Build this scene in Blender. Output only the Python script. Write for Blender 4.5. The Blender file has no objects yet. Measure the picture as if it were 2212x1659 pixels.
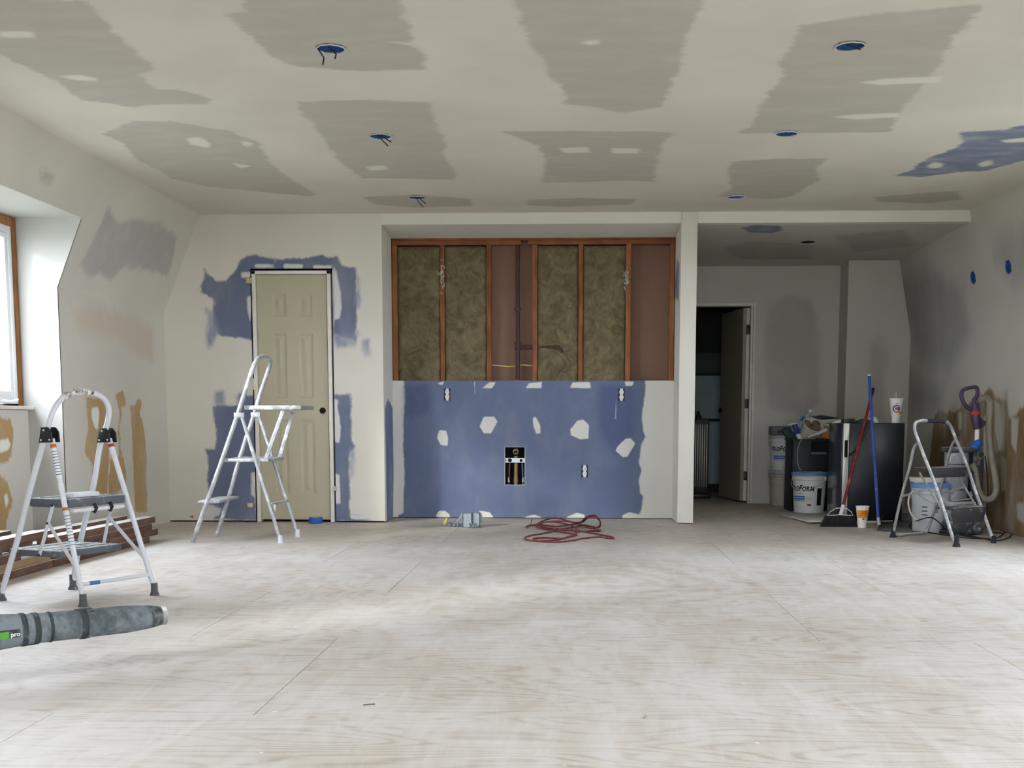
import bpy, bmesh, math, random
import numpy as np
from mathutils import Vector, Matrix

# ------------------------------------------------------------------ camera, sky, sun, exposure
W_PX, H_PX = 2212, 1659
F_PX, CX, CY = 2556.16, 1145.89, 1184.74          # calibrated focal length and principal point
YAW, PITCH, ROLL, CAM_H = 0.0380, 0.1079, 0.0009, 0.8419
scene = bpy.context.scene
COL = scene.collection

def cam_axes():
    cy, sy = math.cos(YAW), math.sin(YAW)
    r = np.array([cy, sy, 0.]); f = np.array([-sy, cy, 0.]); u = np.array([0, 0, 1.])
    cp, sp = math.cos(PITCH), math.sin(PITCH)
    f2 = f*cp - u*sp; u2 = u*cp + f*sp
    cr, sr = math.cos(ROLL), math.sin(ROLL)
    return r*cr + u2*sr, u2*cr - r*sr, f2
RA, UA, FA = cam_axes()
EYE = np.array([0., 0., CAM_H])
cam_d = bpy.data.cameras.new('camera'); cam = bpy.data.objects.new('camera', cam_d); COL.objects.link(cam)
M = Matrix.Identity(4)
for i in range(3):
    M[i][0], M[i][1], M[i][2] = RA[i], UA[i], -FA[i]
M[2][3] = CAM_H
cam.matrix_world = M
cam_d.sensor_width = 36; cam_d.sensor_fit = 'HORIZONTAL'; cam_d.lens = 36*F_PX/W_PX
cam_d.shift_x = (W_PX/2 - CX)/W_PX; cam_d.shift_y = (CY - H_PX/2)/W_PX
cam_d.clip_start = .05; cam_d.clip_end = 200
scene.camera = cam

scene.view_settings.view_transform = 'Standard'; scene.view_settings.look = 'None'
scene.view_settings.gamma = 1; scene.view_settings.use_curve_mapping = False
scene.view_settings.exposure = 0.0
SKY_STRENGTH = 21.0
SUN_STRENGTH = 3.4
w = bpy.data.worlds.new('world'); scene.world = w; w.use_nodes = True
bg = w.node_tree.nodes['Background']; bg.inputs[0].default_value = (0.90, 0.925, 1.05, 1); bg.inputs[1].default_value = SKY_STRENGTH
sun_d = bpy.data.lights.new('sun', 'SUN'); sun = bpy.data.objects.new('sun', sun_d); COL.objects.link(sun)
sun_d.energy = SUN_STRENGTH; sun_d.angle = math.radians(7); sun_d.color = (1, .96, .9)
SUN_DIR = Vector((1, 1.10, -.50)).normalized()
sun.rotation_euler = SUN_DIR.to_track_quat('-Z', 'Y').to_euler(); sun.location = (-8, -4, 6)
def portal(loc, sx, sy, direction):
    d = bpy.data.lights.new('window_portal', 'AREA'); d.shape = 'RECTANGLE'; d.size = sx; d.size_y = sy; d.energy = 1
    d.cycles.is_portal = True
    o = bpy.data.objects.new('window_portal', d); COL.objects.link(o); o.location = loc
    o.rotation_euler = Vector(direction).to_track_quat('-Z', 'Z').to_euler()
try:
    scene.cycles.max_bounces = 10; scene.cycles.diffuse_bounces = 7
except Exception:
    pass

# ------------------------------------------------------------------ measuring helpers (points of the photograph on real planes)
def ray(px, py): return FA*F_PX + RA*(px-CX) - UA*(py-CY)
def on_plane(px, py, P, Nn):
    d = ray(px, py); P = np.array(P, float); Nn = np.array(Nn, float)
    return EYE + d*(((P-EYE) @ Nn)/(d @ Nn))
def onz(px, py, z=0.): return on_plane(px, py, (0, 0, z), (0, 0, 1))
def ony(px, py, y): return on_plane(px, py, (0, y, 0), (0, 1, 0))
def onx(px, py, x): return on_plane(px, py, (x, 0, 0), (1, 0, 0))
def onv(px, py, P, direction): return on_plane(px, py, P, (direction[1], -direction[0], 0))

# ------------------------------------------------------------------ mesh helpers
class MB:
    def __init__(s): s.v = []; s.f = []
    def add(s, vs, fs):
        o = len(s.v); s.v += [tuple(map(float, p)) for p in vs]; s.f += [tuple(i+o for i in f) for f in fs]; return s
    def box(s, c, size, rot=None):
        hx, hy, hz = [k/2 for k in size]
        pts = [Vector((x, y, z)) for x in (-hx, hx) for y in (-hy, hy) for z in (-hz, hz)]
        if rot is not None: pts = [rot @ p for p in pts]
        pts = [p + Vector(c) for p in pts]
        return s.add(pts, [(0,1,3,2),(4,6,7,5),(0,4,5,1),(2,3,7,6),(0,2,6,4),(1,5,7,3)])
    def bounds(s, a, b):
        return s.box([(a[i]+b[i])/2 for i in range(3)], [abs(b[i]-a[i]) for i in range(3)])
    def bar(s, p, q, wdt, t, up=(0, 0, 1)):
        p, q = Vector(p), Vector(q); d = q-p; L = d.length; d.normalize(); up = Vector(up)
        x = d.cross(up)
        if x.length < 1e-4: x = d.cross(Vector((0, 1, 0)))
        x.normalize(); z = x.cross(d)
        R = Matrix((x, d, z)).transposed()
        return s.box((p+q)/2, (wdt, L, t), R)
    def tube(s, pts, r, n=10, closed=False, caps=True):
        pts = [Vector(p) for p in pts]; m = len(pts); rs = r if isinstance(r, (list, tuple)) else [r]*m
        rings = []; prev = None
        for i in range(m):
            a = pts[i-1] if (i > 0 or closed) else pts[i]; b = pts[(i+1) % m] if (i < m-1 or closed) else pts[i]
            t = (b-a).normalized()
            if prev is None:
                x = t.cross(Vector((0, 0, 1)))
                if x.length < .05: x = t.cross(Vector((1, 0, 0)))
            else: x = prev - t*prev.dot(t)
            x.normalize(); prev = x; y = t.cross(x)
            rings.append([pts[i] + (x*math.cos(2*math.pi*k/n) + y*math.sin(2*math.pi*k/n))*rs[i] for k in range(n)])
        vs = [p for rg in rings for p in rg]; fs = []
        for i in range(m if closed else m-1):
            j = (i+1) % m
            for k in range(n): fs.append((i*n+k, i*n+(k+1) % n, j*n+(k+1) % n, j*n+k))
        if caps and not closed:
            fs.append(tuple(range(n))[::-1]); fs.append(tuple((m-1)*n+k for k in range(n)))
        return s.add(vs, fs)
    def lathe(s, prof, c=(0, 0, 0), n=32, axis=(0, 0, 1), cap0=True, cap1=True):
        ax = Vector(axis).normalized(); x = ax.orthogonal().normalized()
        if abs(ax.z) > .99: x = Vector((1, 0, 0))
        y = ax.cross(x); c = Vector(c); vs = []; fs = []
        for r, h in prof:
            for k in range(n):
                a = 2*math.pi*k/n; vs.append(c + ax*h + (x*math.cos(a)+y*math.sin(a))*r)
        for i in range(len(prof)-1):
            for k in range(n): fs.append((i*n+k, i*n+(k+1) % n, (i+1)*n+(k+1) % n, (i+1)*n+k))
        if cap0: fs.append(tuple(range(n))[::-1])
        if cap1: fs.append(tuple((len(prof)-1)*n+k for k in range(n)))
        return s.add(vs, fs)
    def prism(s, poly, ext):
        n = len(poly); e = Vector(ext); a = [Vector(p) for p in poly]
        return s.add(a + [p+e for p in a], [tuple(range(n))[::-1], tuple(range(n, 2*n))] + [(i, (i+1) % n, n+(i+1) % n, n+i) for i in range(n)])
    def ball(s, c, r, n=14, m=8, sc=(1, 1, 1)):
        vs = []; fs = []
        for i in range(m+1):
            th = math.pi*i/m
            for k in range(n):
                a = 2*math.pi*k/n
                vs.append((c[0]+r*sc[0]*math.sin(th)*math.cos(a), c[1]+r*sc[1]*math.sin(th)*math.sin(a), c[2]+r*sc[2]*math.cos(th)))
        for i in range(m):
            for k in range(n): fs.append((i*n+k, i*n+(k+1) % n, (i+1)*n+(k+1) % n, (i+1)*n+k))
        return s.add(vs, fs)
    def build(s, name, mat, parent=None, bevel=0, smooth=True, seg=2):
        me = bpy.data.meshes.new(name)
        off = np.array(ORIGIN.get(parent.name, (0, 0, 0))) if parent is not None else np.zeros(3)
        me.from_pydata([tuple(np.array(p)-off) for p in s.v], [], s.f)
        bm = bmesh.new(); bm.from_mesh(me)
        bmesh.ops.remove_doubles(bm, verts=bm.verts, dist=1e-6)
        bmesh.ops.recalc_face_normals(bm, faces=bm.faces)
        if bevel:
            es = [e for e in bm.edges if len(e.link_faces) == 2 and e.calc_face_angle(0) > .6]
            bmesh.ops.bevel(bm, geom=es, offset=bevel, segments=seg, affect='EDGES', profile=.5, clamp_overlap=True)
        bm.to_mesh(me); bm.free()
        if smooth:
            me.shade_smooth(); me.set_sharp_from_angle(angle=math.radians(38))
        me.materials.append(mat)
        o = bpy.data.objects.new(name, me); COL.objects.link(o)
        if parent is not None:
            o.parent = parent; ORIGIN[o.name] = tuple(off)
        return o
ORIGIN = {}
def tag(o, label, cat, group=None):
    o['label'] = label; o['category'] = cat
    if group: o['group'] = group
    return o
def thing(name, label, cat, loc, group=None):
    o = bpy.data.objects.new(name, None); COL.objects.link(o); o.location = tuple(map(float, loc)); o.empty_display_size = .05
    ORIGIN[o.name] = tuple(map(float, loc))
    return tag(o, label, cat, group)
def struct(o): o['kind'] = 'structure'; return o
def struct_empty(name, loc=(0, 0, 0)):
    o = bpy.data.objects.new(name, None); COL.objects.link(o); o.location = tuple(loc); ORIGIN[o.name] = tuple(map(float, loc)); return struct(o)
rng = random.Random(7)

# ------------------------------------------------------------------ materials
def C(r, g, b):
    f = lambda c: (c/255/12.92) if c/255 <= .04045 else ((c/255+.055)/1.055)**2.4
    return (f(r), f(g), f(b), 1)
class NT:
    def __init__(s, name):
        s.m = bpy.data.materials.new(name); s.m.use_nodes = True; s.t = s.m.node_tree; s.b = s.t.nodes['Principled BSDF']
    def n(s, typ, **kw):
        nd = s.t.nodes.new('ShaderNode'+typ)
        for k, v in kw.items(): setattr(nd, k, v)
        return nd
    def set(s, sock, val):
        if isinstance(val, bpy.types.NodeSocket): s.t.links.new(val, sock)
        else: sock.default_value = val
    def coord(s, scale=(1, 1, 1), loc=(0, 0, 0), kind='Object'):
        tc = s.n('TexCoord'); mp = s.n('Mapping'); s.t.links.new(tc.outputs[kind], mp.inputs[0])
        mp.inputs['Scale'].default_value = scale; mp.inputs['Location'].default_value = loc; return mp.outputs[0]
    def noise(s, vec, scale, detail=4, rough=.55, dist=0):
        nd = s.n('TexNoise'); s.set(nd.inputs['Vector'], vec); nd.inputs['Scale'].default_value = scale
        nd.inputs['Detail'].default_value = detail; nd.inputs['Roughness'].default_value = rough; nd.inputs['Distortion'].default_value = dist
        return nd.outputs['Fac']
    def math(s, op, a, b=0.0, c=None):
        nd = s.n('Math', operation=op); s.set(nd.inputs[0], a); s.set(nd.inputs[1], b)
        if c is not None: s.set(nd.inputs[2], c)
        return nd.outputs[0]
    def ramp(s, val, a, b, lo=0., hi=1., interp='SMOOTHSTEP'):
        nd = s.n('MapRange', interpolation_type=interp); s.set(nd.inputs['Value'], val)
        for k, v in (('From Min', a), ('From Max', b), ('To Min', lo), ('To Max', hi)): nd.inputs[k].default_value = v
        return nd.outputs[0]
    def mix(s, fac, a, b, blend='MIX'):
        nd = s.n('Mix', data_type='RGBA', blend_type=blend); s.set(nd.inputs[0], fac); s.set(nd.inputs[6], a); s.set(nd.inputs[7], b); return nd.outputs[2]
    def attr(s, name): return s.n('Attribute', attribute_name=name).outputs['Fac']
    def bump(s, h, strength=.2, dist=.01):
        nd = s.n('Bump'); s.set(nd.inputs['Height'], h); nd.inputs['Strength'].default_value = strength; nd.inputs['Distance'].default_value = dist
        s.t.links.new(nd.outputs[0], s.b.inputs['Normal'])
    def out(s, col=None, rough=.6, metal=0., spec=.4):
        if col is not None: s.set(s.b.inputs['Base Color'], col)
        s.set(s.b.inputs['Roughness'], rough); s.set(s.b.inputs['Metallic'], metal); s.b.inputs['Specular IOR Level'].default_value = spec
        return s.m
def plain(name, col, rough=.5, metal=0., spec=.4, var=.12, scale=14):
    t = NT(name); v = t.coord(); nz = t.noise(v, scale, 5)
    c = t.mix(t.ramp(nz, .3, .7), [k*(1-var) for k in col[:3]]+[1], [min(1, k*(1+var)) for k in col[:3]]+[1])
    return t.out(c, t.ramp(nz, .2, .8, max(0, rough-.08), min(1, rough+.08)), metal, spec)
def dusty(name, col, dust, amount=.5, rough=.6, metal=0., scale=9, up=True):
    """a colour with plaster dust and splashes lying on it, thicker on faces that look up"""
    t = NT(name); v = t.coord(); n1 = t.noise(v, scale, 6, .65); n2 = t.noise(v, scale*6, 4, .6)
    f = t.math('ADD', t.math('MULTIPLY', n1, .7), t.math('MULTIPLY', n2, .3))
    if up:
        g = t.n('NewGeometry'); sx = t.n('SeparateXYZ'); t.t.links.new(g.outputs['Normal'], sx.inputs[0])
        f = t.math('ADD', f, t.math('MULTIPLY', t.math('MAXIMUM', sx.outputs[2], 0.0), .16))
    k = t.ramp(f, .62-.3*amount, .80-.3*amount)
    return t.out(t.mix(k, col, dust), t.ramp(k, 0, 1, rough, .85), t.ramp(k, 0, 1, metal, 0.) if metal else 0.)
def drywall(name, base, layers, var=.05, stretch=(1, 1, 1), bump=.12):
    t = NT(name); v = t.coord(stretch); big = t.noise(t.coord((.9, .9, .9)), 1.1, 3); e = t.noise(v, 7, 5, .6); f = t.noise(v, 42, 4, .6)
    col = t.mix(t.ramp(big, .3, .7), [k*(1-var) for k in base[:3]]+[1], [min(1, k*(1+var)) for k in base[:3]]+[1])
    for att, c2, soft, amp, vv in layers:
        a = t.attr(att); x = t.math('ADD', a, t.math('ADD', t.math('MULTIPLY', t.math('SUBTRACT', e, .5), amp), t.math('MULTIPLY', t.math('SUBTRACT', f, .5), amp*.5)))
        k = t.ramp(x, -soft, soft)
        if vv: k = t.math('MULTIPLY', k, t.ramp(t.noise(v, 4.5, 5, .6), .25, .6, 1-vv, 1))
        col = t.mix(k, col, c2)
    t.bump(t.math('ADD', t.math('MULTIPLY', f, .4), t.math('MULTIPLY', t.noise(v, 300, 2), .3)), bump, .004)
    t.m['layer_names'] = ' '.join(L[0] for L in layers)
    return t.out(col, .88, 0, .25)
def wood(name, c1, c2, axis=1, scale=1., dust=None, amount=.4):
    t = NT(name); sc = [26, 26, 26]; sc[axis] = 1.6; v = t.coord([k*scale for k in sc])
    g = t.noise(v, 1.6, 5, .6, .6); h = t.noise(t.coord((2, 2, 2)), 3, 4)
    oi = t.n('ObjectInfo')
    col = t.mix(t.ramp(g, .3, .72), c1, c2); col = t.mix(t.ramp(h, .35, .7, 0, .45), col, [k*.55 for k in c1[:3]]+[1])
    br = t.ramp(oi.outputs['Random'], 0, 1, .72, 1.2, 'LINEAR'); hs = t.n('HueSaturation'); t.set(hs.inputs['Value'], br); t.set(hs.inputs['Color'], col); col = hs.outputs[0]
    if dust is not None:
        ge = t.n('NewGeometry'); sx = t.n('SeparateXYZ'); t.t.links.new(ge.outputs['Normal'], sx.inputs[0])
        k = t.math('ADD', t.math('MULTIPLY', t.math('MAXIMUM', sx.outputs[2], 0.0), .60), t.math('MULTIPLY', t.noise(t.coord((6, 6, 6)), 4, 6, .65), .45))
        col = t.mix(t.ramp(k, .5, .74), col, dust)
    t.bump(g, .25, .003)
    return t.out(col, .75, 0, .25)

WHITE = C(226, 222, 211); COMPOUND = C(233, 231, 224)
M_CEIL = drywall('ceiling_drywall', C(212, 206, 193), [('gray', C(184, 178, 167), .022, .10, .25), ('blue', C(120, 128, 150), .02, .10, .35), ('white', C(222, 217, 205), .02, .035, 0)], stretch=(.7, 1.6, 1))
M_LEFT = drywall('left_drywall', C(208, 203, 192), [('gray', C(178, 175, 170), .03, .10, .35), ('peach', C(204, 190, 174), .06, .14, .4), ('tan', C(180, 150, 104), .012, .11, .3), ('white', COMPOUND, .012, .03, 0)], stretch=(1, 1, .6))
M_DOORWALL = drywall('door_wall_drywall', C(214, 209, 196), [('blue', C(105, 114, 138), .014, .065, .15), ('smear', C(140, 146, 165), .03, .09, .6), ('white', C(212, 211, 208), .010, .022, 0)], stretch=(1, 1, .55))
M_BLUE = drywall('blue_board_wall', C(214, 211, 203), [('blue', C(101, 112, 140), .010, .035, .10), ('dark', C(88, 98, 131), .05, .1, .4), ('white', C(216, 214, 206), .006, .014, 0)], var=.03, stretch=(1, 1, .6))
M_RIGHT = drywall('right_drywall', C(188, 184, 173), [('gray', C(160, 157, 151), .16, .18, .3), ('tan', C(126, 104, 73), .025, .13, .55), ('white', C(176, 172, 160), .02, .05, .3)], stretch=(1, 1, .4))
M_NOOK = drywall('nook_drywall', C(200, 196, 186), [('gray', C(182, 175, 168), .05, .12, .4), ('blue', C(120, 126, 146), .02, .07, .4)], stretch=(1, 1, .6))
M_WHITE = drywall('white_compound', C(218, 214, 203), [], var=.04)
M_SIDE = drywall('alcove_side_drywall', C(222, 219, 210), [('blue', C(108, 118, 150), .012, .04, .3)], var=.04, stretch=(1, 1, .4))
M_OUTER = plain('dark_framing', C(70, 62, 54), .9)
M_STUD = wood('stud_pine', C(132, 82, 50), C(172, 114, 74), 2)
M_PLATE = wood('plate_pine', C(112, 66, 40), C(150, 92, 58), 0)
M_LUMBER = wood('old_lumber', C(92, 66, 56), C(128, 98, 82), 1, 1., C(222, 220, 214), 1.35)
M_LUMBER2 = wood('fresh_cut_lumber', C(146, 114, 84), C(174, 144, 110), 1, 1., C(222, 220, 214), 1.3)
M_BROWN = plain('brown_hardboard', C(128, 98, 82), .85, var=.06, scale=5)
M_JAMBWOOD = wood('window_rough_wood', C(140, 92, 52), C(182, 128, 78), 2)
M_SHIM = plain('shim_wood', C(200, 180, 148), .8)
M_VINYL = plain('white_vinyl', C(232, 234, 236), .35, var=.02)
M_TRIM = plain('primed_trim', C(222, 216, 206), .5, var=.05)
M_DOOR = plain('beige_door_paint', C(177, 169, 143), .55, var=.03, scale=3)
M_DOORDK = plain('grey_door_paint', C(150, 144, 124), .55, var=.04, scale=3)
M_BLACK = plain('black_plastic', C(26, 27, 30), .4, var=.2)
M_VOID = plain('black_gap', C(14, 12, 10), .9)
M_ALU = dusty('paint_splashed_aluminium', C(160, 163, 166), C(206, 207, 206), .5, .42, .5, 18)
M_LADDER = dusty('white_enamel', C(206, 208, 213), C(218, 218, 216), .3, .4, 0, 14)
M_TREAD = dusty('grey_tread', C(84, 87, 94), C(190, 192, 194), .30, .6, 0, 8)
M_GRIP = dusty('splashed_grip', C(64, 62, 62), C(224, 222, 218), .75, .7, 0, 40, up=False)
M_FOOT = dusty('rubber_foot', C(84, 84, 88), C(196, 194, 190), .25, .8, 0, 14)
M_STEELGR = dusty('grey_steel_tube', C(150, 152, 152), C(214, 214, 210), .35, .42, .35, 26)
M_TREADBK = dusty('black_tread', C(46, 44, 45), C(170, 168, 164), .14, .6, 0, 9)
M_RUBBER = plain('black_rubber', C(38, 38, 42), .8)
M_LABEL = plain('paper_label', C(214, 216, 220), .6)
M_ORANGE = plain('orange_label', C(176, 104, 44), .6)
M_REDLAB = plain('red_label', C(168, 52, 44), .6)
M_BLUELAB = plain('blue_label', C(70, 108, 180), .6)
M_DKLET = plain('black_ink', C(22, 22, 26), .6)
M_BLOWER = dusty('dusty_blower_tube', C(70, 78, 80), C(120, 127, 131), .85, .7, 0, 5, up=False)
M_BLOWERD = dusty('dusty_dark_clamp', C(48, 52, 53), C(112, 117, 119), .5, .7, 0, 9, up=False)
M_GREEN = plain('green_badge', C(80, 150, 50), .5)
M_BRASS = plain('drain_brass', C(126, 106, 74), .4, .6)
M_IRON = plain('brown_iron_pipe', C(74, 50, 46), .65, .1, var=.25)
M_COPPER = plain('copper_tube', C(120, 76, 74), .45, .4)
M_PEXB = plain('blue_tube', C(92, 96, 140), .5)
M_GALV = plain('galvanised_strap', C(206, 210, 214), .4, .3)
M_OUTLET = plain('white_outlet', C(232, 232, 228), .4, var=.02)
M_BOXBLUE = plain('blue_electric_box', C(34, 84, 150), .5)
M_WIRE = plain('dark_wire', C(40, 34, 36), .6)
M_YELLOW = plain('yellow_cable', C(206, 176, 110), .6)
M_CORD = dusty('red_cord', C(106, 34, 40), C(150, 96, 94), .3, .55, 0, 30)
M_TAPE = plain('blue_tape', C(34, 88, 168), .6)
M_FOAM = plain('yellow_foam', C(214, 200, 120), .9)
M_EBOX = dusty('grey_metal_box', C(148, 158, 168), C(196, 200, 204), .3, .5, .2, 12)
M_BUCKET = dusty('white_bucket', C(222, 224, 222), C(200, 196, 188), .2, .45, 0, 6)
M_BUCKETOLD = dusty('stained_bucket', C(196, 190, 176), C(170, 160, 142), .5, .55, 0, 6)
M_LID = dusty('blue_lid', C(92, 134, 196), C(190, 196, 204), .2, .5, 0, 8)
M_CLEAR = plain('cloudy_lid', C(178, 182, 192), .3)
M_APPL = plain('black_enamel', C(22, 23, 29), .36, var=.25, scale=4)
M_APPLDOOR = plain('black_glass', C(44, 46, 56), .22, var=.2, scale=3)
M_STAIN = plain('brushed_steel', C(190, 186, 176), .4, .5, var=.05)
M_BIN = plain('black_bin', C(24, 25, 29), .5)
M_RED = dusty('red_handle', C(124, 26, 30), C(160, 110, 110), .3, .4, 0, 18, up=False)
M_BLUE_P = dusty('blue_handle', C(52, 78, 152), C(150, 160, 190), .2, .45, 0, 16, up=False)
M_BRISTLE = plain('black_bristle', C(40, 38, 40), .9, var=.4, scale=60)
M_PANGREY = dusty('grey_dustpan', C(86, 88, 88), C(128, 127, 122), .1, .6, 0, 8)
M_CUP = plain('white_cup', C(232, 230, 226), .5, var=.02)
M_CUPOR = plain('cup_orange', C(232, 150, 40), .5)
M_CUPRED = plain('cup_red', C(196, 40, 40), .5)
M_CUPBL = plain('cup_blue', C(60, 110, 180), .5)
M_CUPGR = plain('cup_green', C(120, 150, 60), .5)
M_PURPLE = plain('purple_plastic', C(66, 46, 76), .4)
M_VACGREY = dusty('grey_vacuum', C(134, 134, 140), C(186, 184, 180), .45, .45, 0, 8)
M_VACDARK = dusty('dark_vacuum', C(62, 62, 70), C(150, 148, 146), .35, .45, 0, 9)
M_HOSE = plain('beige_hose', C(150, 144, 130), .6)
M_BALL = plain('blue_wrap', C(40, 100, 196), .5)
M_PAPER = plain('paper', C(206, 202, 194), .8)
M_CARD = plain('grey_case', C(98, 98, 98), .6)
M_BUCKET2 = dusty('dirty_white_pail', C(186, 192, 192), C(170, 168, 160), .25, .45, 0, 6)  # darkened copy of the white bucket, shade put into its base colour
M_NOOKP = drywall('nook_plain_drywall', C(188, 184, 174), [])
M_CHEEK = drywall('dormer_compound', C(178, 176, 170), [], var=.03)
M_GYPSUM = plain('gypsum_core', C(170, 168, 160), .9)
M_TORN = plain('torn_dark_gap', C(84, 66, 50), .9, var=.4, scale=30)
M_GREENCL = plain('dark_green_cloth', C(58, 78, 72), .9)
M_BLUETUBE = plain('caulk_blue', C(54, 54, 140), .45)
M_BRNCL = plain('brown_cloth', C(112, 92, 82), .9, var=.3)
M_CREAM = plain('cream_pail', C(206, 198, 184), .6)
M_ORCL = plain('orange_thing', C(214, 120, 50), .7)
M_BOTTLE = plain('bottle_clear', C(150, 178, 180), .15)
M_SCRAP = plain('drywall_scrap', C(196, 194, 190), .9)
M_GROUND = plain('ground_outside', C(120, 124, 112), .9)
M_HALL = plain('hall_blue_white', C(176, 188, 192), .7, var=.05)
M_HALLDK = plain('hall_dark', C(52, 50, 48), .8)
M_RAD = plain('dark_radiator', C(60, 56, 54), .5)

def floor_material():
    t = NT('dusty_plywood'); oi = t.n('ObjectInfo'); tc = t.n('TexCoord')
    off = t.n('VectorMath', operation='SCALE'); cx = t.n('CombineXYZ'); t.set(cx.inputs[0], oi.outputs['Random']); t.set(cx.inputs[1], oi.outputs['Random']); t.t.links.new(cx.outputs[0], off.inputs[0]); off.inputs['Scale'].default_value = 31.7
    ad = t.n('VectorMath', operation='ADD'); t.t.links.new(tc.outputs['Object'], ad.inputs[0]); t.t.links.new(off.outputs[0], ad.inputs[1])
    def mp(sc):
        m = t.n('Mapping'); t.t.links.new(ad.outputs[0], m.inputs[0]); m.inputs['Scale'].default_value = sc; return m.outputs[0]
    # cathedral grain: rings of a slowly warped field, long along x
    warp = t.noise(mp((.55, 2.6, 1)), 1.0, 2, .5)
    rings = t.math('FRACT', t.math('MULTIPLY', warp, 26.0))
    line = t.math('SUBTRACT', 1.0, t.ramp(t.math('ABSOLUTE', t.math('SUBTRACT', rings, .5)), .0, .32))
    fib = t.noise(mp((3, 70, 1)), 1.2, 4, .6)
    streak = t.noise(mp((1.5, 24, 1)), 1.3, 6, .68)
    base = t.mix(t.ramp(streak, .3, .7), C(184, 170, 153), C(211, 203, 190))
    base = t.mix(t.math('MULTIPLY', line, t.ramp(fib, .25, .7, .25, .75)), base, C(150, 128, 106))
    base = t.mix(t.ramp(t.noise(mp((2.2, 9, 1)), 1.5, 3), .6, .8, 0, .35), base, C(176, 150, 130))
    # plaster dust: world space, wiped about in arcs, pale share lowered towards the far wall
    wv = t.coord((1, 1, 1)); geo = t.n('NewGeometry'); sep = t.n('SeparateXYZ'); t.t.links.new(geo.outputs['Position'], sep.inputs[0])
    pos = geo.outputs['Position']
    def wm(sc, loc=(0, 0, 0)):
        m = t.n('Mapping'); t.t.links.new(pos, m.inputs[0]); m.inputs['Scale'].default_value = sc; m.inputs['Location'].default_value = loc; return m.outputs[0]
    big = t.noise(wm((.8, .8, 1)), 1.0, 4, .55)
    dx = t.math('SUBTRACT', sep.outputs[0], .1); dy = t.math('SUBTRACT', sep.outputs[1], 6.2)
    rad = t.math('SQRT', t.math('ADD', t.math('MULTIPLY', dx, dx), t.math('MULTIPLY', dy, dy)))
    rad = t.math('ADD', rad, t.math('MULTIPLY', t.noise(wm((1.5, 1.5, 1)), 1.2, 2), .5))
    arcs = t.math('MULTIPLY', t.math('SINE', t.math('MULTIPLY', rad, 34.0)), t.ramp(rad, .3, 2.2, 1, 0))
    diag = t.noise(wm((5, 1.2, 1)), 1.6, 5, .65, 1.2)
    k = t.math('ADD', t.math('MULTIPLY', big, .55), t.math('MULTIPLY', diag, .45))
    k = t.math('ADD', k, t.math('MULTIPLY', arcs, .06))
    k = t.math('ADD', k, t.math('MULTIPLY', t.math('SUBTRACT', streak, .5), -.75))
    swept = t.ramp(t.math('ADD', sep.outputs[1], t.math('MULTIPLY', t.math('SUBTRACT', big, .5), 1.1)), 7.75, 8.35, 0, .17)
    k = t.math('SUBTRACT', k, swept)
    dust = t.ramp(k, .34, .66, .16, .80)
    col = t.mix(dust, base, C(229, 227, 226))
    spots = t.ramp(t.noise(wm((9, 14, 1)), 2.0, 2), .73, .76); col = t.mix(t.math('MULTIPLY', spots, .8), col, C(240, 240, 238))
    t.bump(t.math('ADD', t.math('MULTIPLY', fib, .5), t.math('MULTIPLY', line, .4)), .12, .003)
    return t.out(col, t.ramp(dust, 0, 1, .52, .62), 0, .35)
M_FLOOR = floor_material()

def wool_material():
    t = NT('mineral_wool'); v = t.coord(); a = t.noise(v, 9, 6, .7, .8); b = t.noise(v, 60, 5, .7); c = t.noise(t.coord((1, 1, .35)), 26, 5, .7, 1.5)
    col = t.mix(t.ramp(a, .3, .7), C(96, 87, 64), C(132, 121, 92)); col = t.mix(t.ramp(c, .55, .75, 0, .7), col, C(156, 146, 108)); col = t.mix(t.ramp(b, .62, .72, 0, .6), col, C(62, 56, 40))
    t.bump(t.math('ADD', a, t.math('MULTIPLY', b, .5)), .8, .02)
    return t.out(col, .95, 0, .1)
M_WOOL = wool_material()
def glass_material():
    m = bpy.data.materials.new('window_glass'); m.use_nodes = True; t = m.node_tree; t.nodes.clear()
    o = t.nodes.new('ShaderNodeOutputMaterial'); mx = t.nodes.new('ShaderNodeMixShader'); tr = t.nodes.new('ShaderNodeBsdfTransparent'); g = t.nodes.new('ShaderNodeBsdfGlossy')
    g.inputs['Roughness'].default_value = .02; tr.inputs[0].default_value = (.94, .97, .97, 1); mx.inputs[0].default_value = .06
    t.links.new(tr.outputs[0], mx.inputs[1]); t.links.new(g.outputs[0], mx.inputs[2]); t.links.new(mx.outputs[0], o.inputs[0]); return m
M_GLASS = glass_material()

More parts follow.
